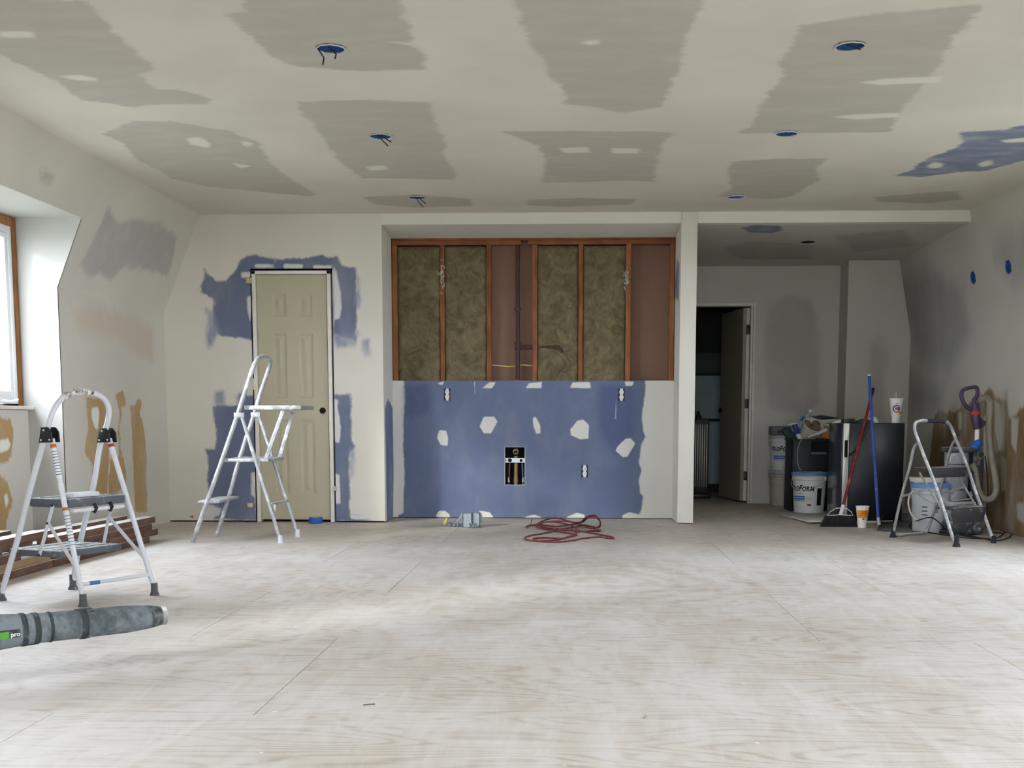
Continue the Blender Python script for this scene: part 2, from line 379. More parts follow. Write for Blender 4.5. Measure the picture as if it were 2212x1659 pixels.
# ------------------------------------------------------------------ surfaces with patches of paint, paper, compound and painted-in shade
def sdf(P, poly):
    poly = np.asarray(poly, float); d2 = np.full(len(P), 1e9); ins = np.zeros(len(P), bool)
    for i in range(len(poly)):
        a = poly[i]; b = poly[(i+1) % len(poly)]; ab = b-a; L = (ab@ab) or 1e-12
        tt = np.clip(((P-a)@ab)/L, 0, 1); q = P-(a+tt[:, None]*ab); d2 = np.minimum(d2, (q*q).sum(1))
        if a[1] != b[1]:
            cond = (a[1] > P[:, 1]) != (b[1] > P[:, 1]); xi = a[0]+(P[:, 1]-a[1])/(b[1]-a[1])*ab[0]; ins ^= cond & (P[:, 0] < xi)
    d = np.sqrt(d2); return np.where(ins, d, -d)
def lin(a, b, step, extra=()):
    v = list(np.linspace(a, b, max(2, int(abs(b-a)/step)+2))); v += [e for e in extra if min(a, b) < e < max(a, b)]
    v = sorted(v); out = [v[0]]
    for x in v[1:]:
        if x-out[-1] > 1e-4: out.append(x)
    for e in extra:
        i = min(range(len(out)), key=lambda j: abs(out[j]-e)); out[i] = e
    return sorted(set(out))
def surface(name, O, U, V, us, vs, mat, layers=None, rects=(), circles=(), clip=None, parent=None, kind=True):
    O = np.array(O, float); U = np.array(U, float); V = np.array(V, float); Nn = np.cross(U, V)
    us = np.array(us); vs = np.array(vs); nu, nv = len(us), len(vs)
    UU, VV = np.meshgrid(us, vs, indexing='ij'); P = np.stack([UU.ravel(), VV.ravel()], 1)
    cu = (us[:-1]+us[1:])/2; cv = (vs[:-1]+vs[1:])/2; CU, CV = np.meshgrid(cu, cv, indexing='ij'); keep = np.ones(CU.shape, bool)
    for a, b, c, d in rects: keep &= ~((CU > a) & (CU < b) & (CV > c) & (CV < d))
    for a, b, r in circles: keep &= ~((CU-a)**2+(CV-b)**2 < (r*1.02)**2)
    if clip is not None: keep &= (sdf(np.stack([CU.ravel(), CV.ravel()], 1), clip) > -1e-6).reshape(CU.shape)
    Q = P.copy()
    step = max(us[1]-us[0], vs[1]-vs[0])
    I, J = np.nonzero(keep); idx = lambda i, j: i*nv+j
    faces = np.stack([idx(I, J), idx(I+1, J), idx(I+1, J+1), idx(I, J+1)], 1)
    for a, b, r in circles:      # pull the rim of a cut-out onto its circle
        Ih, Jh = np.nonzero((CU-a)**2+(CV-b)**2 < (r*1.02)**2)
        hole = set()
        for i, j in zip(Ih, Jh): hole |= {idx(i, j), idx(i+1, j), idx(i+1, j+1), idx(i, j+1)}
        for k in hole:
            d = P[k]-np.array([a, b]); l = np.hypot(*d)
            if l > 1e-6: Q[k] = np.array([a, b])+d/l*r*(1+.05*math.sin(7*math.atan2(d[1], d[0])))
    pts = O + Q[:, :1]*U + Q[:, 1:]*V
    me = bpy.data.meshes.new(name)
    me.from_pydata(pts.tolist(), [], faces.tolist())
    for att in mat.get('layer_names', '').split():
        polys = (layers or {}).get(att, [])
        val = np.full(len(P), -.4)
        for pl in polys: val = np.maximum(val, sdf(P, pl))
        at = me.attributes.new(att, 'FLOAT', 'POINT'); at.data.foreach_set('value', np.clip(val, -.4, .4).astype(np.float32))
    me.materials.append(mat)
    o = bpy.data.objects.new(name, me); COL.objects.link(o)
    bm = bmesh.new(); bm.from_mesh(me); bmesh.ops.delete(bm, geom=[v for v in bm.verts if not v.link_faces], context='VERTS'); bm.to_mesh(me); bm.free()
    if parent is not None: o.parent = parent
    elif kind: struct(o)
    return o
def uv(pxs, O, U, V, sc=1., off=(0, 0)):
    O = np.array(O, float); U = np.array(U, float); V = np.array(V, float); Nn = np.cross(U, V); out = []
    for a, b in pxs:
        q = on_plane(a/sc+off[0], b/sc+off[1], O, Nn)-O; out.append((q@U, q@V))
    return out

# ------------------------------------------------------------------ dimensions of the room (metres)
D = 9.70                       # plane of the far wall
XL, XC, XC2 = -1.572, .832, .963   # alcove left, column left, column right
ZH, ZC = 2.406, 2.494          # header, ceiling
XK, ZK = -3.37, 1.70           # knee wall left
XCL, XCR = -3.05, 3.10         # ceiling edges
XR, ZKR = 3.25, 1.66
YA, ZAS = 10.18, 2.37          # alcove back wall, soffit at the back
YB, ZB = 12.16, 2.385          # nook back wall, nook ceiling
YD0, YD1, ZD = 5.55, 7.70, 2.138   # dormer
XW = -3.60                     # wall under the window
Y0 = -0.9
XD1, XD2 = -2.636, -1.992      # door opening

# ------------------------------------------------------------------ floor: plywood sheets
fl = MB(); fl.bounds((-3.9, Y0-.1, -.06), (3.6, 14.3, -.014)); floor = struct(fl.build('floor', M_OUTER, smooth=False))
rows = list(np.arange(3.29-1.22*4, 14.2, 1.22))
for ri, ya in enumerate(rows):
    yb = min(ya+1.22, 14.25); x0 = (-.92 if (ri-4) % 2 == 0 else -1.50) - 2.44*2
    for c in range(5):
        xa, xb = max(x0+2.44*c, -3.75), min(x0+2.44*(c+1), 3.55)
        if ri == 3: xa, xb = ((-3.75, float(onz(30, 1588)[0])), (float(onz(30, 1588)[0]), 3.55), (9, 9), (9, 9), (9, 9))[c]
        if xb-xa < .02: continue
        g = .0016; e = .0007
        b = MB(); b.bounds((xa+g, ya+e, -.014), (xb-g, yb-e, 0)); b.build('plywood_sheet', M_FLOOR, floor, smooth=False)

# ------------------------------------------------------------------ ceiling
CO, CU_, CV_ = (0, 0, ZC), (1, 0, 0), (0, 1, 0)
LIGHTS = [onz(715, 104, ZC), onz(822, 293.5, ZC), onz(901, 426, ZC), onz(1836, 98.5, ZC), onz(1699, 288, ZC), onz(1590, 424.5, ZC)]
gray_px = [
 [(-40,0),(185,0),(235,55),(300,120),(335,148),(300,163),(340,195),(385,193),(458,215),(450,226),(345,225),(290,232),(175,215),(125,178),(0,118),(-80,90)],
 [(500,-60),(845,-60),(860,0),(885,60),(890,95),(918,118),(918,150),(790,155),(640,142),(600,130),(560,95),(500,45),(495,30),(540,25),(525,0)],
 [(1100,-60),(1530,-60),(1520,0),(1495,55),(1478,85),(1470,140),(1440,200),(1425,232),(1345,245),(1300,232),(1220,225),(1225,195),(1190,170),(1170,120),(1140,90),(1128,45),(1112,0)],
 [(640,220),(790,216),(930,222),(928,240),(945,275),(965,310),(955,330),(985,375),(980,388),(780,385),(735,350),(705,310),(690,285),(645,235)],
 [(220,290),(290,262),(370,262),(500,285),(560,310),(580,350),(640,395),(685,418),(670,424),(570,415),(440,402),(370,385),(290,340),(270,310)],
 [(1720,55),(1880,32),(2110,10),(2130,12),(2060,80),(2030,140),(2005,175),(1955,230),(1920,285),(1660,288),(1590,288),(1625,270),(1650,215),(1690,165),(1680,140),(1700,110),(1730,65)],
 [(1085,285),(1230,282),(1460,286),(1430,310),(1420,340),(1412,392),(1350,390),(1170,395),(1180,345),(1165,315)],
 [(1580,350),(1680,342),(1785,343),(1765,360),(1770,390),(1705,425),(1660,430),(1550,425),(1580,410),(1570,370)],
 [(780,425),(900,420),(1020,430),(1020,445),(900,448),(810,442)],
 [(1140,432),(1250,428),(1380,430),(1360,442),(1200,447),(1135,442)],
 [(1890,425),(2070,412),(2080,430),(2000,440),(1900,436)]]
blue_px = [[(1930,380),(1965,370),(2000,345),(2050,325),(2080,310),(2075,285),(2180,280),(2205,270),(2260,275),(2260,335),(2200,350),(2120,370),(2070,372),(1985,383)]]
white_px = [[(1860,178),(1910,170),(2035,165),(2030,178),(1900,184)],[(1790,253),(1850,247),(1945,244),(1945,253),(1850,258)],[(1255,92),(1285,85),(1298,92),(1280,98)],
 [(130,165),(170,162),(212,170),(205,176),(160,173)],[(403,300),(430,295),(456,310),(450,320),(410,312)],[(523,304),(546,309),(541,320),(523,313)],[(500,351),(545,359),(520,364)],
 [(1208,320),(1270,317),(1276,329),(1220,331)],[(1318,320),(1382,321),(1376,331),(1325,331)],[(2003,358),(2020,350),(2038,354),(2032,362),(2010,364)],[(2113,353),(2140,345),(2145,355),(2120,361)],
 [(788,360),(830,357),(838,366),(800,369)],[(838,90),(902,92),(890,99)],[(0,68),(72,67),(76,81),(0,81)],[(2160,303),(2230,296),(2230,306),(2170,308)]]
lay = {n: [uv(p, CO, CU_, CV_) for p in ps] for n, ps in (('gray', gray_px), ('blue', blue_px), ('white', white_px))}
ceil = surface('ceiling', CO, CU_, CV_, lin(XCL, XCR, .03), lin(Y0, D, .03), M_CEIL, lay, circles=[(p[0], p[1], .065) for p in LIGHTS])
lname = ['nearest of the left row of ceiling light holes, dark wires hanging out', 'middle hole of the left ceiling row with thin wires poking down', 'ceiling light hole farthest in the left row, two wires hanging',
         'nearest of the right row of ceiling light holes, torn paper rim', 'middle hole of the right ceiling row, blue inside, no wires', 'ceiling light hole farthest in the right row, dark and narrow']
for i, p in enumerate(LIGHTS):
    t = thing('ceiling_box', lname[i], 'electric box', (p[0], p[1], ZC), 'recessed ceiling boxes')
    b = MB(); b.lathe([(.066, 0), (.064, .05), (.06, .055), (0.001, .055)], p, 24, cap0=False, cap1=False); b.lathe([(.070, -.001), (.070, .056), (0.001, .06)], p, 24, cap0=False, cap1=False)
    b.build('box', M_BOXBLUE, t)
    r = MB(); n = 28
    pts = [(p[0]+math.cos(a)*(.066+rng.uniform(-.003, .003)), p[1]+math.sin(a)*(.066+rng.uniform(-.003, .003)), ZC-.003-rng.random()*.004) for a in [2*math.pi*k/n for k in range(n)]]
    r.tube(pts, .0035, 6, closed=True); r.build('torn_rim', M_PAPER if i != 3 else M_CREAM, t)
    if i in (0, 1, 2, 3):
        for q in range(2 if i != 3 else 1):
            s = [(-.05, -.02), (.005, .0), (.03, .01)][q] if i == 0 else (.0+.02*q, -.01*q)
            ww = MB(); h = (.075, .06, .075, .02)[i]*(1-.35*q)
            ww.tube([(p[0]+s[0]-.03, p[1], ZC+.05), (p[0]+s[0]-.01, p[1], ZC+.0), (p[0]+s[0]+.02, p[1]-.01, ZC-h*.6), (p[0]+s[0]+.045*(1 if i else .3), p[1]-.01, ZC-h)], .0035, 6)
            ww.build('wire', M_WIRE, t)

# ------------------------------------------------------------------ left wall: knee wall, slope, dormer
wl = struct_empty('wall_left')
sl = np.array([XCL-XK, 0, ZC-ZK]); SL = np.linalg.norm(sl); sl = sl/SL
LO, LU, LV = (XK, 0, 0), (0, 1, 0), (0, 0, 1); SO, SU, SV = (XK, 0, ZK), (0, 1, 0), tuple(sl)
lgray = [[(235,448),(250,480),(300,475),(345,480),(380,515),(378,540),(362,600),(345,590),(290,578),(262,582),(240,602),(215,592),(190,597),(172,572),(200,520),(215,490)]]
lpeach = [[(160,665),(220,660),(290,690),(330,705),(332,780),(300,770),(250,730),(160,715)]]
z1 = lambda L: [[(a/2.369, b/2.369+750) for a, b in p] for p in L]
ltan = z1([[(440,255),(545,262),(562,400),(558,560),(550,770),(495,770),(470,700),(475,600),(440,555),(435,540),(450,400)],
 [(590,245),(630,232),(642,290),(622,300),(614,420),(622,520),(648,640),(645,740),(600,740),(605,600),(598,450),(615,330)],
 [(665,290),(690,285),(715,255),(727,280),(716,340),(737,420),(750,560),(754,845),(690,845),(685,700),(680,560),(672,430)], [(560,560),(610,580),(600,770),(550,780)]])
lwhite = z1([[(468,312),(500,305),(510,340),(500,420),(485,410),(470,360)]])
ll = {'gray': lgray, 'peach': lpeach, 'tan': ltan, 'white': lwhite}
vz = ZD - ZK; vd = vz/sl[2]
for nm, O, U, V, us, vs, keep in (
    ('knee_wall', LO, LU, LV, lin(YD1, D, .02), lin(0, ZK, .02), ll),
    ('knee_wall', LO, LU, LV, lin(2.9, YD0, .1), lin(0, ZK, .1), None),
    ('slope_panel', SO, SU, SV, lin(YD1, D, .02), lin(0, SL, .02), ll),
    ('slope_panel', SO, SU, SV, lin(Y0, YD1, .08), lin(vd, SL, .04), {'gray': [[(85,360),(118,380),(110,400),(88,392)]]}),
    ('slope_panel', SO, SU, SV, lin(2.9, YD0, .1), lin(0, vd, .1), None),
    ('slope_panel', SO, SU, SV, lin(Y0, 1.4, .1), lin(0, vd, .1), None),
    ('knee_wall', LO, LU, LV, lin(Y0, 1.4, .1), lin(0, ZK, .1), None)):
    l2 = {n: [uv(p, O, U, V) for p in ps] for n, ps in keep.items()} if keep else {}
    surface(nm, O, U, V, us, vs, M_LEFT, l2, parent=wl)
xd = XK + (ZD-ZK)*sl[0]/sl[2]
def dormer(y0, y1, sgn, first):
    par = wl if sgn < 0 else WR
    xk, xw, xdd = (XK, XW, xd) if sgn < 0 else (XR, XR+.23, XR-.11)
    zk = ZK if sgn < 0 else ZKR
    for yy in (y0, y1):
        b = MB(); b.prism([(xw-.05*(-sgn), yy, 0), (xk, yy, 0), (xk, yy, zk), (xdd, yy, ZD), (xw-.05*(-sgn), yy, ZD)], (0, .012 if yy == y1 else -.012, 0)); b.build('dormer_cheek', M_CHEEK, par, smooth=False)
    b = MB(); b.add([(xdd, y0, ZD), (xdd, y1, ZD), (xw+sgn*.06, y1, ZD), (xw+sgn*.06, y0, ZD)], [(0, 1, 2, 3)]); b.build('dormer_soffit', M_CHEEK, par, smooth=False)
    if first:
        O, U, V = (xw, 0, 0), (0, 1, 0), (0, 0, 1)
        tn = z1([[(-60,350),(0,360),(50,370),(64,420),(60,560),(40,592),(-60,600)],[(-60,640),(0,640),(30,690),(66,780),(50,860),(20,975),(-60,980)]]); wh = z1([[(-10,475),(40,470),(55,500),(40,530),(0,540)],[(20,760),(35,750),(45,790),(30,830)]])
        surface('sill_wall', O, U, V, lin(y0, y1, .02), lin(0, .905, .02), M_LEFT, {'tan': [uv(p, O, U, V) for p in tn], 'white': [uv(p, O, U, V) for p in wh]}, parent=par)
    else:
        b = MB(); b.add([(xw, y0, 0), (xw, y1, 0), (xw, y1, .905), (xw, y0, .905)], [(0, 1, 2, 3)]); b.build('sill_wall', M_WHITE, par, smooth=False)
def window(n, y0, y1, sgn, z0=.945, z1_=2.075):
    xw = (XW if sgn < 0 else XR+.23); s = sgn
    r = struct_empty('window_%d' % n, (xw, (y0+y1)/2, z0))
    def bx(nm, a, b, m, bev=.003): q = MB(); q.bounds((xw+s*a[0], a[1], a[2]), (xw+s*b[0], b[1], b[2])); return q.build(nm, m, r, bev)
    # rough wood around the frame, white vinyl frame, sash, glass, sill board
    bx('rough_jamb', (.026, y1, .905), (.040, y1+.056, ZD-.002), M_JAMBWOOD); bx('rough_jamb', (.026, y0-.056, .905), (.040, y0, ZD-.002), M_JAMBWOOD)
    bx('rough_head', (.026, y0, z1_), (.040, y1, ZD-.002), M_JAMBWOOD)
    f = .045
    for a, b in (((.034, y0, z0), (.12, y0+f, z1_)), ((.034, y1-f, z0), (.12, y1, z1_)), ((.034, y0+f, z0), (.12, y1-f, z0+f)), ((.034, y0+f, z1_-f), (.12, y1-f, z1_))): bx('window_frame', a, b, M_VINYL)
    g = f+.035
    for a, b in (((.042, y0+f, z0+f), (.09, y0+g, z1_-f)), ((.042, y1-g, z0+f), (.09, y1-f, z1_-f)), ((.042, y0+g, z0+f), (.09, y1-g, z0+g)), ((.042, y0+g, z1_-g), (.09, y1-g, z1_-f))): bx('sash', a, b, M_VINYL)
    bx('glass_pane', (.054, y0+g, z0+g), (.058, y1-g, z1_-g), M_GLASS, 0)
    bx('sill_board', (-.045, y0-.05, .908), (.11, y1+.054, .930), M_TRIM)
    c = MB(); c.tube([(xw+s*.05, y1-.28, .955), (xw+s*.03, y1-.2, .965), (xw+s*.02, y1-.14, .958), (xw+s*.01, y1-.06, .972)], .008, 8); c.build('crank_handle', M_VINYL, r)
    portal((xw+s*.16, (y0+y1)/2, (z0+z1_)/2), y1-y0-.05, z1_-z0-.05, (-s, 0, 0))
dormer(YD0, YD1, -1, True); dormer(1.4, 2.9, -1, False)
window(1, 5.75, 7.645, -1); window(2, 1.6, 2.7, -1)

# ------------------------------------------------------------------ right wall
WR = struct_empty('wall_right')
RO, RU, RV = (XR, 0, 0), (0, 1, 0), (0, 0, 1)
rs = np.array([XCR-XR, 0, ZC-ZKR]); RL = np.linalg.norm(rs); rs = rs/RL
QO, QU, QV = (XR, 0, ZKR), (0, 1, 0), tuple(rs)
rgray = [[(2150,505),(2190,495),(2212,480),(2260,480),(2260,600),(2190,620),(2150,560)],[(1940,600),(2010,580),(2080,620),(2100,720),(2050,800),(1990,790),(1960,700)],[(1960,800),(2040,830),(2030,900),(1965,900)]]  # last two patches: soft shadow-like darkening beside the corner, painted into the colour
rtan = [[(2018,900),(2030,885),(2060,890),(2095,872),(2118,850),(2140,838),(2152,862),(2172,868),(2182,905),(2200,890),(2260,860),(2260,1200),(2150,1155),(2110,1140),(2020,1110),(2008,1000)]]
rwhite = [[(2149,866),(2160,872),(2165,950),(2158,970),(2149,930)],[(2162,985),(2173,990),(2173,1062),(2163,1062)],[(2195,1085),(2240,1090),(2240,1150),(2197,1122)],[(2070,890),(2078,893),(2078,925),(2070,930)],[(2185,900),(2200,905),(2195,980),(2184,960)],[(2125,900),(2135,905),(2133,1030),(2124,1000)]]
SC = [onv(2102, 600, (XR-.06, 0, 0), (0, 1)), onv(2178, 577, (XR-.06, 0, 0), (0, 1))]
scq = [on_plane(2102, 600, QO, np.cross(QU, QV))-np.array(QO), on_plane(2178, 577, QO, np.cross(QU, QV))-np.array(QO)]
circ = [(q[1], float(q@np.array(QV)), .052) for q in scq]
rl = {'gray': rgray, 'tan': rtan, 'white': rwhite}
yr1, yr2, yr3, yr4 = 5.5, 7.7, 1.4, 3.6
for nm, O, U, V, us, vs, L, ci in (
    ('knee_wall', RO, RU, RV, lin(yr2, YB, .025), lin(0, ZKR, .025), rl, ()), ('knee_wall', RO, RU, RV, lin(yr4, yr1, .1), lin(0, ZKR, .1), None, ()), ('knee_wall', RO, RU, RV, lin(Y0, yr3, .1), lin(0, ZKR, .1), None, ()),
    ('slope_panel', QO, QU, QV, lin(yr2, YB, .025), lin(0, RL, .025), rl, circ), ('slope_panel', QO, QU, QV, lin(Y0, yr2, .1), lin((ZD-ZKR)/rs[2], RL, .05), None, ()),
    ('slope_panel', QO, QU, QV, lin(yr4, yr1, .1), lin(0, (ZD-ZKR)/rs[2], .1), None, ()), ('slope_panel', QO, QU, QV, lin(Y0, yr3, .1), lin(0, (ZD-ZKR)/rs[2], .1), None, ())):
    surface(nm, O, U, V, us, vs, M_RIGHT, {n: [uv(p, O, U, V) for p in ps] for n, ps in L.items()} if L else {}, circles=ci, parent=WR)
dormer(yr1, yr2, 1, False); dormer(yr3, yr4, 1, False)
window(3, 5.7, 7.5, 1); window(4, 1.6, 3.4, 1)
for i, q in enumerate(scq):
    nrm = np.cross(QV, QU); nrm = nrm/np.linalg.norm(nrm); nrm = -nrm if nrm[0] > 0 else nrm
    p = np.array(QO)+q
    t = thing('wall_box', 'round blue electric box in the sloping right wall, '+('nearer the nook, over the vacuum' if i == 0 else 'higher and nearer the picture edge'), 'electric box', p, 'wall light boxes')
    b = MB(); b.lathe([(.056, .001), (.053, -.04), (.001, -.042)], p, 22, nrm, cap0=False, cap1=False); b.lathe([(.062, .002), (.062, -.045), (.001, -.05)], p, 22, nrm, cap0=False, cap1=False); b.build('box', M_BOXBLUE, t)
    wv = MB(); a = p-nrm*.03; wv.tube([a+np.array((0, -.02, .03)), p+nrm*.008+np.array((0, .0, 0)), a+np.array((0, .02, -.03))], .003, 6); wv.build('wire', M_WIRE, t)

# ------------------------------------------------------------------ far wall with the left door
WO, WU, WV = (0, D, 0), (1, 0, 0), (0, 0, 1)
z8 = lambda L: [[(a/2.552+400, b/2.552+500) for a, b in p] for p in L]
dblue = z8([[(105,205),(125,240),(175,270),(225,270),(285,215),(300,150),(340,130),(490,148),(500,180),(490,222),(375,222),(372,600),(310,590),(200,580),(170,540),(150,470),(155,400),(150,370),(92,330),(90,300),(110,260)],
 [(490,150),(640,150),(760,128),(790,150),(835,135),(850,165),(870,195),(945,195),(945,300),(938,600),(815,570),(815,215),(490,225)],
 [(155,965),(290,960),(300,900),(392,900),(392,1592),(150,1588),(200,1530),(115,1500),(130,1480),(122,1350),(130,1290),(110,1200),(165,1195),(170,1100),(155,1020)],
 [(815,900),(910,895),(918,960),(915,1150),(940,1190),(905,1220),(905,1400),(912,1560),(1000,1580),(1060,1600),(815,1600)]])
dsmear = z8([[(115,425),(160,440),(190,560),(130,650),(120,600)],[(985,610),(1010,600),(1014,680),(990,685)],[(165,890),(205,885),(215,950),(165,955)],[(280,905),(330,890),(330,930),(290,950)],[(910,1200),(935,1210),(925,1350),(905,1340)],[(945,230),(965,260),(955,420),(942,400)],[(800,560),(950,560),(930,640),(840,640)]])
dwhite = z8([[(340,360),(362,355),(370,400),(358,490),(342,430)],[(382,180),(485,182),(485,200),(382,200)],[(543,178),(650,182),(648,205),(543,203)],[(707,186),(805,188),(805,211),(707,209)],[(308,225),(365,222),(365,255),(312,255)],
 [(817,195),(835,220),(858,340),(862,420),(850,480),(822,490)],[(815,920),(845,930),(840,960),(858,1080),(850,1165),(820,1160)],[(362,1330),(392,1325),(392,1480),(362,1450)],[(820,1330),(850,1345),(858,1500),(820,1500)],[(115,1530),(200,1525),(190,1570),(110,1565)],[(905,1560),(1000,1570),(1045,1590),(915,1585)]])
wb = struct_empty('wall_back')
O = WO
LB = {n: [uv(p, WO, WU, WV) for p in ps] for n, ps in (('blue', dblue), ('smear', dsmear), ('white', dwhite))}
surface('drywall_panel', WO, WU, WV, lin(XK, XL, .014, (XD1-.012, XD2+.014)), lin(.012, ZC, .014, (2.062,)), M_DOORWALL, LB, rects=[(XD1-.012, XD2+.014, -1, 2.062)], clip=[(XK, -.1), (XL+.01, -.1), (XL+.01, ZC+.1), (XCL-.01, ZC+.1), (XCL-.01, ZC), (XK-.01, ZK)], parent=wb)
b = MB(); b.bounds((XL, D, ZH), (XC, D+.12, ZC)); b.build('header', M_WHITE, wb, smooth=False)
b = MB(); b.bounds((XC2, D, ZH), (XCR+.03, D+.12, ZC)); b.build('header', M_WHITE, wb, smooth=False)
b = MB(); b.bounds((XC, D, .006), (XC2, D+.6, ZC)); b.build('column', M_WHITE, wb, .004)
b = MB(); b.bounds((XD1-.1, D+.13, -.01), (XD2+.1, D+.16, 2.2)); b.build('closet_back', M_VOID, wb, smooth=False)  # added black box behind the door, keeps light out of its gaps
for xx in (XD1-.1, XD2+.1):
    b = MB(); b.bounds((xx-.012, D+.014, -.01), (xx+.012, D+.16, 2.2)); b.build('rough_stud', M_VOID, wb, smooth=False)
b = MB(); b.bounds((XD1-.1, D+.014, 2.11), (XD2+.1, D+.16, 2.2)); b.build('rough_stud', M_VOID, wb, smooth=False)
# torn strip along the foot of the wall
b = MB(); x = XK+.02
while x < XD1-.1:
    q = x+rng.uniform(.03, .12); b.bounds((x, D-.002, 0), (q, D+.012, rng.uniform(.006, .016))); x = q+rng.uniform(.02, .12)
b.build('torn_drywall_edge', M_TORN, wb, smooth=False)['kind'] = 'stuff'
b = MB(); b.prism([tuple(ony(408, 1116, D-.004)), tuple(ony(417, 1119.5, D-.004)), tuple(ony(417, 1113, D-.004))], (0, .006, 0)); b.build('torn_gap', M_JAMBWOOD, wb, smooth=False)

def six_panel_door(par, P0, ux, uy, wid, hei, th, m, faces=(1,)):
    """slab from P0 along ux (width), z up, uy the facing normal; panels are raised fields in grooves"""
    P0, ux, uy = Vector(P0), Vector(ux), Vector(uy)
    at = lambda a, z, d=0.: P0 + ux*(a*wid) + Vector((0, 0, 1))*(z*hei) + uy*d
    cols = ((.215, .42), (.585, .80)); rws = ((.105, .415), (.5, .765), (.83, .925))
    rects = [(c[0], c[1], r[0], r[1]) for c in cols for r in rws]
    b = MB(); us = sorted({0., 1., *[k for c in cols for k in c]}); vs = sorted({0., 1., *[k for r in rws for k in r]})
    for i in range(len(us)-1):
        for j in range(len(vs)-1):
            cu, cv = (us[i]+us[i+1])/2, (vs[j]+vs[j+1])/2
            if any(r[0] < cu < r[1] and r[2] < cv < r[3] for r in rects): continue
            b.add([at(us[i], vs[j]), at(us[i+1], vs[j]), at(us[i+1], vs[j+1]), at(us[i], vs[j+1])], [(0, 1, 2, 3)])
    c = [at(0, 0), at(1, 0), at(1, 1), at(0, 1)]; e = [at(0, 0, -th), at(1, 0, -th), at(1, 1, -th), at(0, 1, -th)]
    b.add(c+e, [(4, 7, 6, 5), (0, 4, 5, 1), (1, 5, 6, 2), (2, 6, 7, 3), (3, 7, 4, 0)])
    slab = b.build('slab', m, par, smooth=False)
    for r in rects:
        a0, a1, z0, z1v = r; q = MB(); sa, sz = .020/wid, .020/hei; rings = []
        for k, d in ((0, 0), (1, -.009), (1.6, -.009), (2.9, -.002)):
            rings.append([at(a0+sa*k, z0+sz*k, d), at(a1-sa*k, z0+sz*k, d), at(a1-sa*k, z1v-sz*k, d), at(a0+sa*k, z1v-sz*k, d)])
        vsq = [p for g in rings for p in g]; f = []
        for g in range(3):
            for k in range(4): f.append((g*4+k, g*4+(k+1) % 4, g*4+4+(k+1) % 4, g*4+4+k))
        f.append((12, 13, 14, 15)); q.add(vsq, f); q.build('panel', m, par, smooth=False)
    return slab
d1 = struct_empty('door_1', (XD1, D, 0))
jw = .03
for nm, a, bb in (('jamb', (XD1, D-.012, .004), (XD1+jw, D+.10, 2.045)), ('jamb', (XD2-jw, D-.012, .004), (XD2, D+.10, 2.045)), ('head_jamb', (XD1, D-.012, 2.018), (XD2, D+.10, 2.045))):
    b = MB(); b.bounds(a, bb); b.build(nm, M_TRIM, d1, .002)
six_panel_door(d1, (XD1+jw+.003, D+.012, .022), (1, 0, 0), (0, -1, 0), XD2-XD1-2*jw-.012, 1.992, .035, M_DOOR)
kp = ony(697, 887, D+.012); b = MB(); b.lathe([(.0001, 0), (.026, 0)], (kp[0], kp[1]-.0015, kp[2]), 24, (0, -1, 0), cap0=False, cap1=False); b.build('knob_hole', M_VOID, d1)
for py in (640, 830, 1040):
    hp = ony(549, py, D); b = MB(); b.bounds((hp[0]-.006, D-.016, hp[2]-.045), (hp[0]+.010, D+.002, hp[2]+.045)); b.tube([(hp[0]+.004, D-.016, hp[2]-.045), (hp[0]+.004, D-.016, hp[2]+.045)], .006, 8); b.build('hinge', M_TRIM, d1)
for px, py in ((539, 607), (541, 1091), (724, 1055)):
    hp = ony(px, py, D); b = MB(); b.box((hp[0], D-.012, hp[2]), (.042 if px < 600 else .022, .024, .038)); b.build('shim', M_SHIM, d1, .002)

# ------------------------------------------------------------------ alcove
AO, AU, AV = (0, YA, 0), (1, 0, 0), (0, 0, 1)
wa = struct_empty('wall_alcove')
ZS = 1.178
HOLE = (ony(1091, 1, YA)[0]-.0, 0, 0, 0)
h0 = ony(1091, 1047, YA); h1 = ony(1133.5, 966, YA); HOLE = (h0[0], h1[0], h0[2], h1[2])
OUT = [ony(966, 852, YA), ony(1342.5, 852.5, YA), ony(1263, 1018, YA)]
orc = [(p[0]-.029, p[0]+.029, p[2]-.054, p[2]+.054) for p in OUT]
z4 = lambda L: [[(a/3.1155+820, b/3.1155+780) for a, b in p] for p in L]
ablue = z4([[(160,120),(1790,120),(1790,200),(1775,280),(1765,380),(1775,470),(1792,510),(1760,560),(1745,680),(1765,730),(1745,800),(1750,890),(1775,910),(1765,990),(1745,1040),(1740,1075),(120,1075),(125,1040),(165,1020),(160,900),(165,760),(155,560),(160,420),(170,230)]])
adark = z4([[(1480,160),(1700,170),(1720,330),(1690,640),(1560,630),(1480,450)],[(170,170),(330,160),(360,330),(300,380),(170,360)]])
